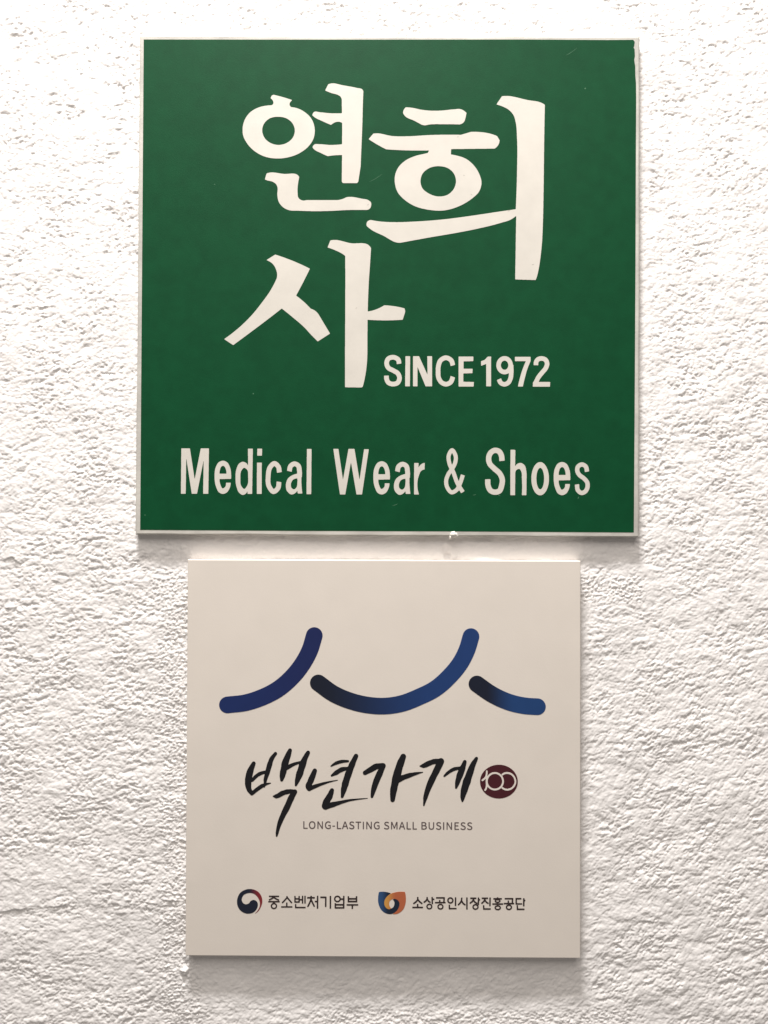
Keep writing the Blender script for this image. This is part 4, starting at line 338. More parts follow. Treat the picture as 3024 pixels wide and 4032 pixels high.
caption|c|caption|5135,-4187 23,3 35,14 23,13 25,25 13,22 8,27 3,27 -3,22 -15,36 -32,32 -40,23 -90,38 -27,17 -18,26 0,28 6,14 9,9 17,9 22,7 27,1 23,-4 26,-8 41,-21 9,2 9,6 10,13 4,13 -6,14 -18,14 -53,24 -45,6 -41,-1 -22,-5 -22,-9 -28,-17 -14,-14 -14,-22 -10,-22 -2,-18 1,-32 5,-17 17,-29 32,-28 40,-21 86,-38 26,-16 16,-24 0,-35 -7,-14 -13,-14 -18,-10 -22,-6 -32,-1 -36,7 -27,10 -36,24 -13,4 -14,-5 -11,-10 -8,-14 -1,-8 6,-14 19,-15 54,-28 31,-8 36,-4;4727,-4189 31,4 41,11 27,16 22,21 15,21 10,22 5,31 -4,31 -6,18 -13,23 -30,27 -31,19 -99,42 -27,17 -15,23 -2,14 2,17 7,14 12,10 18,8 23,4 49,-3 25,-9 29,-16 13,-1 9,4 12,13 5,18 -7,13 -14,12 -54,25 -41,7 -53,-4 -27,-8 -27,-14 -20,-15 -14,-18 -12,-22 -6,-27 -1,-22 5,-23 20,-35 28,-25 27,-17 99,-42 27,-17 12,-14 7,-14 3,-13 -3,-18 -10,-18 -22,-18 -18,-7 -27,-2 -27,0 -22,5 -32,12 -36,23 -13,3 -14,-6 -10,-11 -6,-9 -1,-14 4,-9 13,-12 41,-24 58,-18;4449,-4181 22,3 11,10 1,27 -4,9 -8,6 -13,3 -103,-1 -59,5 -13,5 -4,12 -1,98 6,18 16,5 126,2 13,10 5,20 -5,20 -13,10 -126,1 -16,4 -6,18 2,89 6,7 9,2 122,1 35,1 17,8 5,14 -1,17 -4,9 -12,8 -220,0 -18,-3 -9,-8 -4,-25 1,-380 5,-18 17,-8;4036,-4179 18,1 9,5 6,7 3,14 -1,371 -3,27 -10,10 -27,3 -18,-6 -8,-12 -1,-237 3,-45 -3,-12 -4,0 -14,19 -167,278 -17,15 -23,3 -18,-2 -9,-4 -6,-8 -2,-13 0,-376 3,-26 11,-11 22,-2 18,5 8,12 1,269 1,22 3,8 9,-10 172,-288 17,-14;3574,-4182 18,2 12,7 5,14 1,22 -1,371 -3,14 -6,7 -9,4 -18,2 -18,-2 -12,-7 -5,-14 -1,-22 1,-371 3,-14 6,-7 9,-5;3314,-4184 31,7 23,9 26,18 24,25 13,27 6,32 0,17 -5,27 -19,36 -28,24 -40,22 -90,38 -27,18 -15,22 -1,27 7,16 9,9 31,14 27,4 31,-4 68,-28 9,2 12,10 8,14 1,9 -7,13 -14,12 -32,17 -27,9 -27,6 -40,0 -41,-9 -44,-22 -16,-14 -13,-18 -10,-23 -5,-31 9,-45 22,-32 27,-22 112,-52 39,-22 16,-22 3,-14 -2,-18 -7,-16 -13,-15 -14,-9 -22,-7 -40,-2 -27,4 -24,9 -44,26 -13,4 -14,-3 -11,-10 -9,-13 -1,-9 6,-14 16,-14 54,-29 62,-14;2865,-4186 45,7 22,9 18,10 29,28 22,41 10,31 6,49 0,237 -3,23 -11,10 -27,3 -18,-6 -7,-12 -2,-255 -6,-40 -10,-27 -14,-22 -20,-14 -34,-10 -27,0 -27,6 -19,12 -19,22 -12,32 -8,67 -2,223 -8,17 -14,5 -22,0 -12,-4 -8,-9 -2,-14 0,-241 6,-54 14,-40 27,-40 34,-26 54,-16;2412,-4180 67,9 27,8 27,15 25,23 12,18 10,22 5,32 -5,40 -13,27 -17,20 -32,24 3,9 22,27 13,31 2,32 -7,35 -14,23 -19,18 -27,15 -27,8 -53,7 -122,-1 -18,-5 -8,-17 0,-380 4,-27 7,-9 12,-4;1972,-4178 22,4 11,10 1,27 -4,9 -8,6 -18,3 -143,-1 -9,2 -7,7 -2,18 -2,335 -2,9 -8,9 -27,4 -16,-1 -9,-5 -6,-7 -3,-14 1,-376 3,-26 10,-11 14,-2;1617,-4180 23,4 10,10 2,31 -5,9 -8,6 -17,3 -144,0 -9,2 -7,6 -2,18 -2,331 -2,9 -8,9 -27,4 -16,-1 -9,-5 -6,-7 -3,-14 1,-371 3,-27 11,-10 13,-3 72,-4;230,-4183 27,3 40,13 27,15 20,19 13,18 10,22 6,32 -3,31 -7,22 -10,18 -12,15 -22,18 -23,13 -89,38 -41,22 -9,9 -9,17 -3,15 2,13 10,18 10,9 21,10 23,3 45,-4 26,-8 27,-16 14,-2 20,13 6,9 1,14 -8,13 -19,15 -54,22 -45,7 -54,-7 -22,-8 -27,-16 -21,-19 -13,-18 -9,-22 -3,-22 1,-27 6,-22 24,-36 24,-19 23,-14 99,-42 29,-18 11,-12 7,-15 2,-18 -3,-18 -10,-18 -18,-13 -27,-9 -27,-3 -56,11 -20,9 -36,23 -14,1 -9,-4 -15,-16 -6,-18 5,-9 16,-15 45,-26 54,-15;1294,-4174 10,11 -4,26 -131,371 -12,22 -17,8 -31,1 -14,-3 -12,-11 -64,-177 -77,-222 -2,-13 4,-10 9,-6 22,-2 18,3 9,6 11,23 25,79 9,15 18,4 112,1 13,-2 10,-7 34,-98 8,-13 16,-8;845,-4176 8,6 4,9 1,26 -1,367 -3,18 -10,10 -14,3 -36,-1 -13,-5 -7,-7 -96,-258 -7,-16 -6,-3 -9,14 -102,266 -7,7 -13,5 -36,1 -16,-5 -8,-9 -3,-13 1,-215 0,-174 3,-14 6,-7 14,-5 27,1 9,4 7,12 1,224 -3,40 3,13 4,-1 14,-30 79,-205 16,-15 22,-1 14,7 8,14 76,201 14,29 4,-1 2,-273 6,-14 11,-7 18,-1;-318,-4182 27,3 45,14 31,19 13,14 5,27 -2,148 -8,12 -18,5 -103,0 -18,-6 -6,-8 -2,-13 1,-13 7,-12 14,-6 58,-1 11,-8 3,-62 -3,-27 -6,-9 -13,-8 -45,-10 -45,6 -39,16 -25,22 -22,34 -12,37 -6,49 5,54 8,29 18,33 27,29 36,18 54,8 36,-7 40,-23 14,-2 8,3 12,12 8,13 -1,9 -8,14 -15,11 -32,17 -22,8 -50,6 -62,-9 -50,-22 -38,-31 -32,-45 -21,-58 -7,-63 7,-62 18,-54 28,-44 42,-37 41,-18 44,-11;-691,-4175 18,2 9,4 6,8 3,13 -1,376 -3,27 -11,10 -27,3 -18,-6 -7,-12 0,-291 -1,-7 -4,-2 -9,11 -174,288 -16,15 -23,3 -22,-2 -9,-4 -6,-8 -3,-13 1,-376 4,-27 10,-10 27,-3 18,6 7,12 -1,291 2,7 4,0 14,-17 167,-280 18,-15;-1828,-4181 27,3 41,12 27,15 17,15 18,23 12,27 5,31 -4,31 -17,36 -32,32 -54,28 -77,33 -27,17 -15,23 -1,27 7,14 18,16 14,6 22,4 49,-3 26,-9 28,-17 14,-1 18,14 7,13 1,9 -8,13 -23,16 -22,12 -27,9 -45,7 -50,-6 -27,-8 -27,-15 -13,-12 -21,-27 -8,-18 -6,-31 7,-40 18,-31 24,-23 32,-19 99,-42 27,-18 12,-14 7,-13 2,-13 -2,-18 -10,-18 -13,-14 -17,-9 -15,-3 -31,-3 -39,6 -33,13 -45,26 -14,-4 -11,-9 -8,-13 -2,-14 3,-9 9,-10 54,-31 54,-15;-1136,-4174 11,10 3,18 -2,389 -4,12 -9,8 -18,3 -23,-3 -10,-11 -3,-18 2,-389 4,-12 9,-7 18,-3;-1432,-4171 10,10 3,14 -1,326 2,18 7,7 9,2 99,2 9,4 6,8 2,23 -8,16 -27,9 -153,0 -131,-2 -9,-4 -5,-8 -3,-22 5,-14 13,-7 99,-1 9,-2 6,-7 2,-18 2,-335 4,-12 9,-8 18,-2;-2084,-4174 18,2 9,5 5,12 -2,13 -123,348 -24,54 -15,8 -31,0 -18,-3 -9,-8 -60,-163 -80,-234 -4,-18 6,-12 9,-4 23,-1 13,2 10,7 10,18 29,87 9,12 18,4 108,0 18,-2 9,-10 36,-104 14,-10;-3207,-4180 45,6 31,11 27,14 21,19 6,27 -2,148 -8,12 -18,5 -103,0 -21,-5 -8,-9 -2,-13 1,-14 7,-12 18,-5 59,-1 11,-8 3,-67 -4,-22 -8,-9 -15,-8 -45,-7 -45,5 -39,18 -24,22 -18,28 -14,38 -4,28 0,58 8,38 18,39 22,26 19,14 26,12 45,6 38,-4 48,-24 13,-2 14,7 8,10 4,14 -1,9 -12,15 -22,15 -54,19 -45,3 -54,-8 -45,-19 -45,-34 -32,-47 -18,-49 -8,-63 6,-72 19,-53 23,-36 14,-18 25,-20 31,-18 41,-14;-2470,-4173 10,11 3,18 -3,18 -10,10 -18,3 -144,0 -9,1 -7,7 -2,18 -2,335 -5,14 -13,7 -22,1 -18,-3 -11,-10 -2,-18 1,-376 3,-22 11,-11 13,-2 157,0 45,-4;-3576,-4173 18,2 9,4 6,8 3,13 -2,380 -4,25 -14,10 -22,0 -14,-5 -7,-12 -1,-269 -4,-27 -4,2 -9,12 -172,284 -19,13 -24,2 -16,-2 -9,-4 -6,-8 -3,-13 2,-376 4,-26 14,-10 22,-4 18,5 8,13 0,228 -4,49 4,21 4,0 10,-12 172,-285 18,-16;-4151,-4177 36,7 44,21 37,32 25,36 17,40 8,40 4,49 -2,41 -7,36 -18,49 -23,35 -24,25 -32,22 -36,14 -31,5 -41,1 -40,-7 -36,-15 -31,-22 -24,-24 -22,-36 -19,-54 -6,-54 0,-27 6,-49 14,-45 18,-35 21,-28 36,-30 40,-19 54,-9;-4475,-4174 22,4 11,10 1,31 -4,9 -8,6 -18,3 -144,0 -9,2 -6,6 -3,18 -2,336 -2,9 -8,9 -25,4 -23,-6 -6,-8 -3,-13 2,-376 3,-27 10,-10 14,-3 139,0;2452,-4117 -27,-4 -72,0 -13,2 -7,6 -2,22 2,108 11,8 45,1 31,-1 54,-12 23,-13 12,-18 5,-36 -3,-18 -5,-11 -20,-20;-4147,-4114 -27,-4 -23,3 -21,6 -24,13 -19,18 -12,17 -14,29 -9,33 -4,32 0,45 8,41 9,26 17,27 23,23 23,13 17,5 27,3 27,-4 23,-8 23,-14 13,-12 18,-29 17,-52 4,-53 -5,-45 -12,-41 -16,-30 -17,-19 -20,-13;-2857,-4030 22,3 11,10 1,23 -4,9 -8,6 -18,2 -103,0 -23,-3 -10,-11 -2,-22 5,-9 7,-6 18,-3;1171,-3985 -17,-5 -67,0 -14,3 -4,6 36,121 13,33 4,1 5,-5 45,-139;-2186,-3982 -15,-4 -68,0 -13,2 -5,4 0,11 5,19 28,89 12,34 4,5 6,-3 46,-139 2,-9;2423,-3916 -34,-4 -41,0 -12,4 -5,9 -1,85 2,18 7,6 9,2 49,1 36,-2 27,-9 18,-15 10,-23 0,-27 -13,-22 -19,-14
letter|c|brown|-6384,-8899 36,9 31,13 23,14 24,23 19,22 16,27 9,27 5,31 -2,58 -11,32 -15,26 -20,25 -27,25 -65,35 -6,8 4,14 9,5 13,2 252,2 14,6 6,18 -1,40 -6,13 -9,6 -28,3 -10,9 22,58 1,9 -4,9 -15,9 -138,57 -82,49 -11,9 -2,9 10,5 18,1 202,3 9,6 5,8 0,54 -10,12 -18,3 -562,-4 -9,-6 -6,-13 0,-45 6,-14 18,-5 169,-2 7,-4 -1,-9 -27,-23 -48,-32 -99,-48 -24,-15 -5,-9 2,-13 18,-37 14,-14 13,1 113,51 45,27 62,48 18,6 18,-6 104,-65 40,-19 86,-33 32,-18 0,-5 -10,-4 -27,-2 -534,-4 -18,-3 -8,-8 -3,-14 0,-40 6,-13 10,-5 251,0 14,-2 9,-5 4,-9 -5,-13 -44,-22 -22,-15 -27,-24 -18,-25 -16,-31 -9,-27 -4,-31 2,-36 10,-36 13,-26 23,-33 27,-23 32,-19 31,-12 41,-8;-6393,-8819 -18,-2 -23,3 -40,17 -31,31 -15,35 0,36 14,36 35,35 37,15 40,1 22,-6 19,-8 31,-27 11,-18 8,-22 0,-45 -7,-18 -13,-22 -12,-13 -20,-14
letter|c|brown|-5334,-8803 9,5 4,7 3,29 -3,29 -4,7 -9,5 -248,0 -13,1 -9,6 -5,8 -2,14 -1,170 -6,13 -9,5 -50,1 -9,-3 -8,-8 -3,-18 -1,-174 -5,-9 -9,-5 -45,-2 -222,-4 -7,-4 -5,-9 -1,-40 3,-18 12,-10;-5371,-8553 22,17 19,20 4,9 -4,13 -255,298 -13,22 -5,36 -13,9 -45,1 -18,-6 -6,-14 -1,-44 -10,-23 -137,-157 -49,-49 -62,-63 -9,-18 7,-15 31,-31 14,-5 9,2 107,104 138,157 10,5 9,0 24,-23 195,-227 20,-18 9,-3
letter|c|brown|-4556,-8833 9,5 5,10 2,44 -7,18 -13,6 -495,-2 -22,3 -8,8 -3,8 -1,112 -3,18 -8,8 -9,2 -50,-1 -12,-10 -3,-17 1,-192 3,-14 8,-8 27,-3;-4552,-8560 12,10 3,17 -2,411 -6,14 -9,5 -54,-1 -13,-9 -3,-18 3,-411 5,-13 10,-6;-4696,-8561 12,10 3,17 -1,398 -2,18 -5,9 -14,6 -40,0 -13,-3 -8,-8 -3,-18 -1,-143 -5,-13 -10,-6 -80,-1 -9,2 -9,8 -3,18 -1,134 -6,14 -9,5 -50,0 -9,-2 -8,-8 -3,-18 0,-81 -2,-9 -8,-8 -18,-3 -108,0 -14,3 -9,10 -3,91 -6,18 -14,6 -45,0 -13,-6 -5,-9 0,-344 1,-18 6,-10 9,-4 58,-10 193,1 50,11 9,5 5,13 1,81 6,18 18,6 72,0 14,-6 6,-13 1,-134 3,-18 9,-8 9,-2;-4982,-8428 -119,-3 -13,1 -9,5 -7,18 0,54 3,13 10,9 119,3 13,-1 9,-5 7,-18 0,-54 -3,-13
letter|c|brown|-3814,-8854 15,10 5,22 -1,371 4,58 -2,277 -5,13 -14,6 -45,0 -18,-6 -7,-18 0,-81 -4,-35 1,-125 -3,-18 -8,-8 -9,-3 -77,-1 -18,-6 -6,-19 1,-49 5,-13 10,-5 85,-2 9,-2 8,-8 3,-32 0,-84 -4,-50 3,-178 5,-10 9,-4;-4389,-8764 15,14 66,117 22,45 51,121 6,10 9,4 8,-5 6,-11 30,-65 106,-209 9,-8 13,-1 43,18 16,14 2,9 -4,13 -108,218 -82,187 3,18 12,9 80,3 63,1 18,6 7,18 -1,45 -3,13 -8,8 -13,3 -121,-1 -18,3 -10,13 -5,40 -13,9 -49,1 -18,-6 -5,-9 -4,-38 -4,-7 -9,-5 -153,-3 -13,-3 -8,-8 -3,-18 0,-44 3,-9 8,-8 18,-3 130,0 14,-4 6,-11 -9,-63 -14,-44 -79,-179 -80,-153 3,-13 9,-8 40,-22
letter|c|brown|-3053,-8850 12,10 3,18 2,701 -3,13 -13,10 -60,-2 -7,-4 -5,-9 -6,-45 2,-576 -3,-94 3,-13 12,-9;-3332,-8753 9,4 5,10 6,49 -1,290 4,58 -1,165 -3,18 -12,10 -45,10 -292,-3 -14,-5 -6,-14 1,-54 2,-9 8,-8 23,-3 220,2 13,-3 8,-8 4,-23 1,-236 -5,-63 2,-165 5,-13 10,-5
letter|c|brown|-2312,-8841 50,11 8,8 2,13 3,679 -2,22 -5,10 -14,5 -36,1 -18,-2 -9,-5 -6,-18 -1,-107 -10,-13 -18,-3 -76,0 -18,5 -8,10 -23,49 -28,37 -45,33 -41,18 -58,10 -40,-4 -50,-15 -36,-21 -37,-33 -16,-23 -14,-27 -14,-44 0,-58 10,-45 22,-40 31,-36 38,-26 31,-14 36,-10 36,-3 54,8 54,24 32,23 24,27 26,45 12,12 18,3 76,1 13,-1 9,-5 6,-9 1,-14 1,-178 -3,-18 -11,-9 -24,-3 -346,-1 -18,6 -10,31 -8,8 -13,3 -41,0 -18,-7 -5,-9 -1,-13 1,-259 3,-14 8,-8 54,-11;-2359,-8751 -25,-3 -350,0 -13,9 -3,18 1,45 5,9 7,4 25,3 350,0 13,-9 3,-18 -1,-45 -5,-9;-2642,-8387 -49,-1 -27,8 -18,9 -18,13 -12,15 -11,18 -8,22 -1,45 5,18 11,22 14,18 17,13 21,12 22,7 49,1 41,-16 18,-14 18,-20 17,-40 3,-18 -3,-22 -17,-40 -31,-32
letter|c|brown|-1761,-8855 9,6 6,13 5,147 6,19 9,5 14,1 255,3 9,5 6,9 -1,59 -9,12 -14,3 -350,-2 -301,-4 -9,-4 -5,-10 0,-58 10,-12 14,-3 242,1 22,-4 5,-7 2,-13 0,-94 -4,-45 4,-17 8,-8 9,-3;-1511,-8469 12,10 3,18 -1,303 -1,13 -5,10 -14,5 -22,1 -32,-1 -13,-6 -6,-14 -2,-71 -10,-12 -13,-3 -350,-1 -9,4 -6,10 -1,58 -4,22 -12,10 -59,-1 -9,-5 -5,-9 0,-313 2,-17 5,-10 9,-4 18,-2;-1604,-8375 -24,-3 -332,-1 -14,6 -6,13 1,32 5,9 7,4 24,2 333,2 13,-6 6,-13 -1,-32 -4,-9
letter|c|brown|2359,-8788 12,10 3,18 -1,44 -5,9 -7,5 -231,0 -14,2 -9,4 -6,19 -1,120 -6,13 -9,6 -54,0 -9,-2 -8,-8 -3,-18 0,-112 -7,-18 -18,-6 -67,-1 -152,-1 -18,-3 -8,-8 -3,-9 0,-45 3,-13 12,-10;1834,-8564 17,10 90,68 36,22 36,35 17,28 23,28 9,7 9,2 14,-10 25,-40 37,-37 32,-19 107,-85 14,-5 9,2 36,43 4,13 -3,9 -19,19 -99,78 -36,31 -82,107 -6,22 -1,85 -6,14 -18,6 -40,0 -14,-3 -8,-8 -2,-9 -1,-112 -2,-13 -7,-14 -78,-93 -134,-103 -12,-15 3,-18 27,-35 9,-8
letter|c|brown|2771,-8861 36,9 36,18 22,17 27,28 18,30 10,29 5,27 -1,40 -8,31 -15,31 -23,33 -14,13 -36,22 -36,13 -26,5 -50,-1 -27,-6 -35,-15 -24,-17 -27,-27 -17,-26 -14,-32 -9,-40 1,-22 6,-31 12,-33 23,-34 22,-22 36,-23 32,-11 40,-8;2762,-8780 -36,0 -40,17 -26,27 -13,31 0,36 6,17 11,18 26,23 35,14 41,0 35,-14 28,-27 14,-35 -2,-35 -17,-35 -26,-24;2949,-8543 13,9 3,14 -4,49 -4,151 5,9 9,6 50,2 13,6 6,14 1,22 -2,27 -10,12 -58,4 -13,6 -6,13 -4,60 -4,7 -14,6 -26,0 -27,-5 -13,-11 -3,-26 4,-54 1,-98 4,-40 1,-98 6,-72 5,-10 9,-4;2783,-8486 14,8 21,28 10,18 0,10 -9,12 -90,66 -15,19 -55,93 -3,22 3,58 -3,9 -8,8 -45,7 -18,-1 -9,-5 -6,-14 -8,-98 -10,-18 -47,-63 -18,-18 -80,-55 -14,-12 -3,-9 4,-14 24,-35 11,-10 9,-1 9,2 63,41 31,14 37,35 21,37 14,7 12,-8 15,-35 31,-33 32,-15 67,-47
letter|c|brown|3433,-8866 40,12 27,14 32,24 22,27 16,27 10,31 3,36 -2,36 -10,31 -18,31 -27,29 -22,17 -36,19 -40,11 -36,2 -27,-3 -36,-11 -36,-18 -22,-18 -27,-30 -16,-27 -11,-31 -5,-36 2,-27 10,-35 16,-31 22,-29 27,-21 32,-18 31,-10 32,-4;3423,-8785 -44,-1 -36,12 -32,28 -14,31 -3,18 2,18 16,36 13,14 18,13 35,13 36,1 41,-13 27,-23 11,-17 7,-18 1,-40 -11,-27 -12,-15 -18,-15;3688,-8494 9,5 5,13 1,41 -3,13 -13,9 -31,5 -8,8 -3,9 18,227 -1,14 -8,9 -27,9 -21,2 -453,-4 -13,-5 -5,-10 -2,-45 3,-17 8,-8 18,-3 386,1 13,-5 5,-7 2,-16 -3,-22 -11,-121 -2,-9 -8,-8 -18,-3 -85,-1 -32,3 -8,8 -2,9 -1,67 -6,18 -14,6 -50,0 -13,-6 -5,-9 -2,-72 -6,-18 -9,-5 -14,-1 -199,-4 -7,-4 -6,-14 0,-40 3,-13 10,-9 20,-2
letter|c|brown|4334,-8840 9,4 4,8 3,28 -3,29 -4,8 -9,4 -332,0 -22,3 -8,8 -3,9 -1,84 -7,72 -8,8 -9,2 -51,-2 -14,-9 -3,-13 3,-36 0,-125 5,-62 2,-14 9,-8 27,-3;4316,-8644 9,9 2,14 3,464 -6,13 -9,5 -61,-1 -10,-9 -3,-18 0,-232 -4,-53 1,-174 6,-14 9,-5;3993,-8512 40,7 36,15 31,21 29,29 20,30 13,33 7,31 0,40 -6,36 -13,31 -20,31 -25,27 -32,22 -32,14 -36,9 -36,1 -44,-9 -32,-13 -31,-20 -28,-28 -24,-36 -13,-36 -4,-22 0,-49 6,-31 13,-31 19,-31 23,-24 30,-21 37,-16 45,-10;4008,-8423 -42,-2 -36,11 -27,22 -22,40 -2,45 12,35 11,16 18,16 36,17 18,3 23,-2 22,-6 18,-9 27,-25 18,-40 1,-35 -12,-36 -29,-32
letter|c|brown|4984,-8847 12,10 3,18 -1,655 -3,14 -13,9 -58,0 -13,-10 -3,-18 2,-655 3,-14 12,-9;4849,-8616 35,46 4,9 -3,8 -121,93 -56,94 -24,49 -2,17 13,125 -2,14 -7,6 -53,8 -14,-2 -8,-8 -6,-27 -17,-138 -49,-86 -30,-44 -99,-103 -3,-9 6,-14 37,-36 13,-3 10,4 66,65 27,20 32,41 25,44 6,7 9,2 9,-5 16,-26 18,-44 29,-31 35,-18 81,-57 14,-4
letter|c|brown|5493,-8867 49,15 36,21 36,36 22,40 10,36 1,45 -9,35 -21,49 8,9 33,6 10,12 7,228 10,12 31,5 12,10 4,18 -2,44 -10,13 -29,5 -10,9 -4,58 -7,13 -13,6 -26,1 -23,-1 -14,-6 -4,-9 -2,-14 -4,-258 -7,-15 -13,-1 -67,34 -32,21 -81,102 -7,13 9,27 15,14 86,3 18,6 5,9 2,18 -1,36 -5,13 -10,5 -13,2 -162,-1 -152,-2 -13,-2 -8,-9 -3,-13 0,-40 6,-18 18,-6 99,0 13,-6 3,-9 -13,-36 -27,-54 -134,-108 -8,-9 0,-13 34,-44 11,-7 9,1 117,88 31,14 22,25 14,5 10,-5 12,-14 29,-48 30,-25 36,-12 24,-16 3,-9 -8,-4 -51,-5 -45,-13 -25,-14 -28,-21 -23,-26 -20,-38 -9,-32 -4,-31 7,-40 12,-31 23,-36 23,-22 36,-23 40,-14 32,-4;5476,-8787 -37,1 -40,15 -26,24 -15,31 0,40 6,18 11,18 28,22 40,14 23,2 18,-3 40,-17 27,-27 13,-35 -2,-31 -7,-18 -12,-18 -28,-22;5571,-8545 -11,0 -11,13 3,13 12,20 9,7 4,-3 2,-6 0,-31
letter|c|brown|6346,-8853 9,4 4,8 2,28 -2,34 -4,7 -9,5 -323,-1 -22,3 -9,9 -6,21 -2,58 -7,76 -8,8 -9,2 -49,-4 -9,-3 -8,-8 -3,-22 10,-174 5,-40 10,-13 27,-3;6336,-8648 13,9 3,14 0,93 4,45 0,201 4,44 -1,85 -5,13 -10,5 -58,0 -12,-10 -3,-13 -8,-468 6,-14 9,-5;6211,-8520 9,10 23,40 3,9 -3,9 -10,9 -81,46 -15,11 -80,102 -6,14 7,26 16,14 100,3 18,6 6,14 1,22 -1,27 -6,14 -9,5 -18,1 -331,-4 -10,-5 -5,-13 1,-56 5,-7 9,-5 31,-1 81,-1 9,-5 3,-9 -16,-40 -27,-55 -130,-120 -3,-9 3,-14 36,-38 13,-5 14,6 98,89 32,18 19,25 12,6 9,-2 9,-8 18,-24 13,-28 36,-32 32,-9 67,-37 9,-2
letter|c|brown|6787,-8883 40,7 31,11 35,19 26,22 20,23 15,31 4,22 0,36 -8,27 -14,26 -15,19 -28,21 -35,19 -27,10 -54,11 -27,-1 -71,-19 -36,-19 -25,-20 -24,-27 -14,-27 -5,-22 0,-36 6,-27 13,-25 25,-28 24,-20 36,-18 36,-10 45,-6;6801,-8798 -50,-2 -32,5 -38,19 -20,21 -5,14 0,14 13,27 23,18 37,13 57,3 27,-5 34,-15 22,-22 8,-27 -10,-27 -22,-18;6786,-8566 287,6 9,5 6,13 0,45 -3,13 -8,8 -13,3 -318,1 -287,-6 -9,-5 -6,-14 0,-44 3,-14 8,-7 18,-3;6764,-8459 53,11 41,14 26,16 23,21 19,28 8,32 -5,26 -21,40 0,9 16,6 63,2 14,3 9,12 2,45 -2,13 -5,9 -13,6 -175,1 -13,10 -6,22 -8,8 -40,3 -23,-2 -9,-5 -10,-27 -12,-10 -166,-2 -18,-4 -9,-12 -2,-45 3,-17 11,-9 74,-3 16,-6 0,-9 -22,-44 -3,-27 12,-36 28,-32 27,-19 36,-14 58,-13;6787,-8374 -33,-2 -31,2 -31,8 -23,14 -5,8 -1,9 11,17 22,12 31,6 32,4 40,-6 27,-7 18,-12 7,-17 -7,-13 -22,-14
letter|c|brown|7446,-8872 32,6 31,12 27,15 27,21 22,27 12,23 9,22 6,31 0,18 -6,36 -21,44 -27,32 -60,39 -5,9 10,4 19,2 197,3 9,5 5,10 1,53 -3,9 -8,8 -40,5 -7,5 -4,8 0,41 13,200 -2,14 -9,10 -32,5 -457,-4 -12,-10 -3,-13 1,-45 2,-9 8,-8 22,-3 180,1 179,1 13,-1 10,-5 5,-14 0,-31 -9,-125 -5,-13 -10,-5 -13,-2 -94,0 -18,3 -8,7 -2,9 -1,85 -3,18 -9,8 -8,2 -45,0 -14,-6 -5,-9 -2,-94 -6,-18 -18,-6 -190,-4 -7,-4 -5,-9 -1,-54 6,-14 14,-5 188,0 20,-2 11,-4 -6,-9 -39,-24 -26,-21 -30,-40 -11,-27 -5,-22 -1,-41 3,-22 12,-31 14,-22 27,-29 22,-17 32,-16 31,-9 36,-6;7454,-8787 -48,-2 -32,9 -31,21 -20,29 -4,31 11,31 26,29 36,16 36,5 45,-10 32,-21 19,-31 4,-17 0,-18 -13,-32 -29,-26
letter|c|brown|8328,-8858 9,4 4,8 3,29 -3,33 -4,7 -9,5 -331,-1 -23,4 -6,7 -4,14 -2,84 -7,76 -8,8 -9,2 -49,-4 -14,-7 -5,-8 -1,-14 4,-40 5,-187 3,-14 8,-7 27,-3;8323,-8644 13,9 3,14 1,263 10,12 27,5 9,5 5,14 1,35 -1,18 -6,10 -9,4 -26,5 -8,8 -5,62 -5,9 -14,6 -54,-1 -9,-5 -6,-14 0,-428 3,-20 9,-10 17,-3;8189,-8543 12,10 3,18 -1,40 -5,9 -7,4 -271,1 -13,3 -10,12 -2,170 3,22 8,8 14,3 206,2 22,3 8,8 3,13 -1,45 -5,13 -14,6 -54,1 -251,-2 -13,-2 -9,-5 -5,-9 -2,-18 2,-343 10,-12 18,-3
swirl|c|navy|-7882,-9176 47,4 63,12 52,16 52,21 63,35 52,39 70,69 35,47 22,36 30,63 22,68 16,84 0,62 -2,26 -16,52 -38,69 -26,31 -39,30 -40,22 -42,14 -32,7 -47,0 -37,-7 -31,-11 -68,-37 -37,-36 -47,-74 -18,-21 -28,-22 -53,-27 -47,-15 -42,-8 -42,1 -52,16 -53,30 -47,41 -33,49 -27,62 -12,63 6,62 16,63 27,64 25,41 37,45 7,12 51,261 0,16 -7,6 -10,-1 -26,-10 -58,-28 -56,-36 -54,-40 -60,-59 -25,-32 -57,-89 -25,-52 -36,-100 -21,-83 -11,-84 0,-146 17,-104 23,-78 50,-104 25,-41 36,-48 64,-69 91,-70 43,-25 55,-27 84,-30 100,-22 63,-5
crescent|c|navy_red|-7516,-9161 79,49 52,41 57,57 23,29 51,73 40,68 36,73 38,94 21,63 22,104 0,141 -13,84 -16,62 -28,75 -36,71 -47,72 -52,62 -31,32 -60,47 -58,36 -58,29 -58,23 -84,25 -84,16 -47,6 -131,-1 -58,-6 -53,-11 -47,-12 -66,-22 -12,-7 -7,-19 -46,-235 -4,-26 6,-4 10,3 47,31 66,33 44,17 63,17 73,12 100,0 100,-16 100,-36 38,-22 43,-31 82,-80 26,-33 43,-58 52,-91 38,-96 12,-47 11,-62 1,-141 -12,-68 -10,-36 -23,-58 -26,-52 -34,-58 -32,-48 -39,-51 -42,-47 -66,-63 -3,-6 4,-3
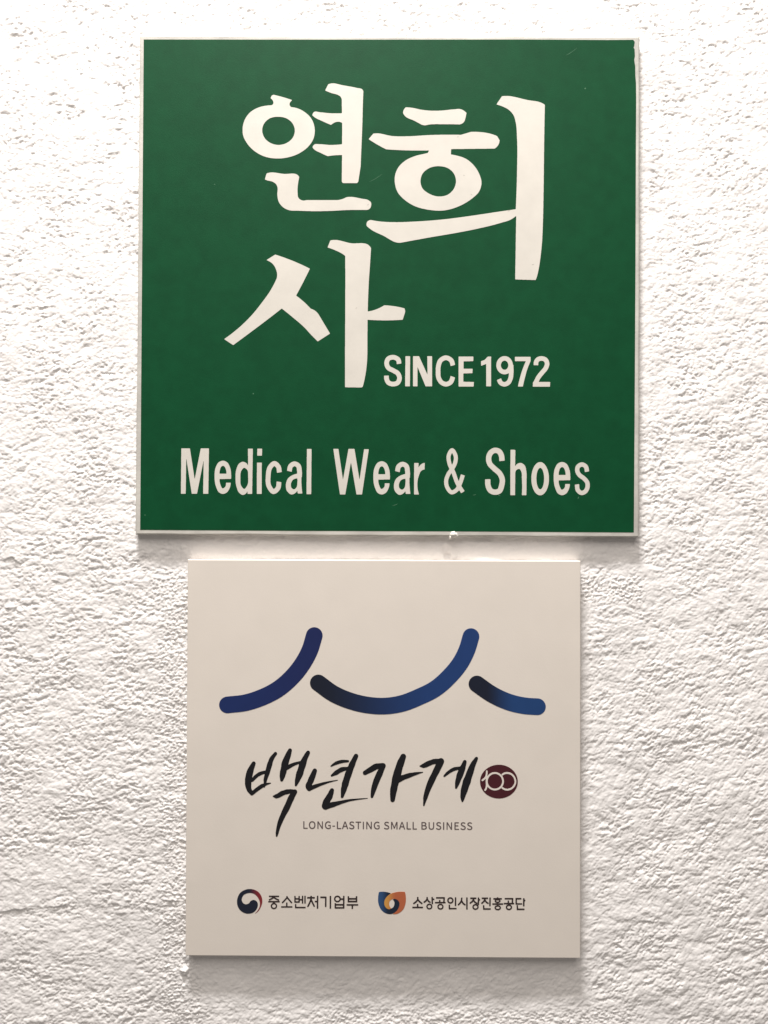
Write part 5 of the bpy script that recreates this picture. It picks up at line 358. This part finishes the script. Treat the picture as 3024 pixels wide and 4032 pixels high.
petal|c|orange|743,-9148 79,15 68,22 52,24 99,60 47,36 68,63 53,65 50,83 17,42 32,94 25,94 22,125 6,52 0,52 5,26 -1,109 -4,26 -1,42 -6,52 -21,125 -23,84 -5,5 -16,6 -131,15 -188,-1 -131,-17 -110,-22 -126,-32 -88,-32 -68,-34 -68,-43 -58,-43 -52,-47 -52,-58 -63,-90 -26,-51 -15,-46 -16,-60 -7,-36 0,-99 6,-42 12,-47 20,-52 49,-73 41,-41 38,-26 36,-19 37,-12 37,-7 36,1 37,10 36,16 16,10 7,8 -4,11 -46,51 -37,63 -20,57 -13,73 0,46 6,47 13,52 8,21 16,26 27,29 47,33 89,41 62,15 68,1 37,-7 31,-10 63,-30 21,-15 31,-28 32,-35 22,-32 12,-26 20,-62 7,-47 0,-52 -7,-42 -21,-78 -20,-57 -57,-110 -31,-42 -33,-39 -99,-89 -102,-76 -10,-11 2,-5 6,-3 15,-4
petal|c|petal_blue|485,-9155 37,5 58,16 38,16 62,37 41,30 67,57 49,50 57,78 31,58 20,47 26,78 17,73 -1,88 -11,52 -13,37 -29,52 -20,25 -26,26 -44,34 -53,29 -52,16 -47,0 -42,-14 -36,-24 -16,-16 0,-11 44,-41 20,-26 19,-47 8,-41 1,-63 -6,-52 -11,-52 -13,-37 -18,-36 -17,-23 -26,-26 -41,-31 -105,-54 -52,-15 -42,-1 -37,8 -42,16 -47,29 -31,24 -48,59 -30,52 -23,68 -13,83 1,68 11,62 19,68 39,79 31,47 52,64 97,98 76,58 52,35 6,7 -1,5 -5,5 -32,13 -131,39 -104,21 -68,10 -58,6 -157,-1 -94,-12 -37,-8 -12,-15 -15,-57 -21,-120 -10,-79 -1,-46 -5,-32 0,-182 18,-125 22,-83 21,-62 31,-73 37,-73 58,-88 32,-39 63,-62 41,-33 64,-42 68,-36 69,-26 89,-21 47,-6"""
LAB = {('letter', 0): 'syllable of large white brush-cut Korean lettering'}
for ln in DATA.strip().split('\n'):
    name, key, mt, enc = ln.split('|')
    loops = []
    for s in enc.split(';'):
        x = y = 0; lp = []
        for q in s.split():
            a, b = q.split(','); x += int(a); y += int(b); lp.append((x*1e-5, y*1e-5))
        if abs(signed(lp)) > 2e-9: loops.append(lp)
    tt = FR[key][5]
    base = tt+.00004 if key == 'g' else tt-.0002
    lift = {'numeral': .00016, 'petal': .00009, 'swirl': .00008, 'petal_blue': .00006}.get(name, .00008)
    if key == 'g': lift = .00016
    if mt == 'petal_blue': lift = .00005
    me = joined(name, group_loops(loops), -base, -tt-lift)
    link(name, me, mt, gs if key == 'g' else cs)

# scuffs and specks on the green film
def scuff(x, z, L, wd, a, n=7, seed=0, name='scuff', mt='scuff', top=.00005):
    r = np.random.RandomState(seed); up, dn = [], []
    for k in range(n):
        u = k/(n-1)-.5; ww = wd*(1-(2*u)**2)*.5*r.uniform(.5, 1.2)+.02; b = .12*L*(u*u)
        px_, pz_ = u*L, b
        for s, lst in ((1, up), (-1, dn)): lst.append((px_, pz_+s*ww))
    pts = dn+up[::-1]
    pts = [((x+p*math.cos(a)-q*math.sin(a))/1000, (z+p*math.sin(a)+q*math.cos(a))/1000) for p, q in pts]
    me = flat_mesh(name, [pts], -t-top, -t-top-.00006)
    link(name, me, mt, gs)
for k, (x, z, L, wd, a) in enumerate([(-7.5, 63.9, 9, .18, .55), (66.6, -125.2, 2.0, .5, -.5), (113.7, -126.4, 1.8, .5, 1.2), (117.1, 118.1, 1.0, .9, .2), (-80, -65.3, .9, .8, 0), (4.9, -131.2, 3.5, .3, .35),
                                     (-144, -138, .8, .8, 0), (52, -125, 2.2, .3, .2), (109, 140, 8, .25, .6), (-104, 60, 1.0, .5, 0)]):
    scuff(x, z, L, wd, a, 9 if L > 3 else 6, k)

# faint grubby marks on the white letters
for k, (qx, qz, L, wd, a) in enumerate([(-12.21, 48.07, 1.6, 0.45, 0.9), (41.28, 88.9, 1.3, 0.5, 0.3), (45.02, 65.74, 0.9, 0.6, 0), (49.46, 54.34, 1.4, 0.5, -0.6), (71.76, 44.66, 1.5, 0.4, 0.2), (86.24, 12.48, 1.4, 0.45, 0.3), (-18.83, -13.86, 1.0, 0.45, 0.7)]):
    scuff(qx, qz, L, wd, a, 6, 40+k, 'smudge', 'smudge', .00014)
# lump of dried paint hanging on the lower edge of the green sign
import bmesh
bm = bmesh.new()
for (x, y, z, r, sx, sz) in ((39.6, -4.6, -148.6, 2.0, 1.05, .85), (38.0, -4.4, -150.3, .95, .8, 1.5), (41.3, -4.5, -149.3, 1.2, 1, .9)):
    res = bmesh.ops.create_icosphere(bm, subdivisions=3, radius=r/1000)
    for vv in res['verts']:
        n = vv.co.normalized(); k = 1+.16*math.sin(9*n.x+3*x)+.12*math.cos(11*n.z+x)
        vv.co = Vector((vv.co.x*sx*k+x/1000, vv.co.y*.8*k+y/1000, vv.co.z*sz*k+z/1000))
me = bpy.data.meshes.new('paint_lump'); bm.to_mesh(me); bm.free()
for p_ in me.polygons: p_.use_smooth = True
link('paint_lump', me, 'paint', gs)
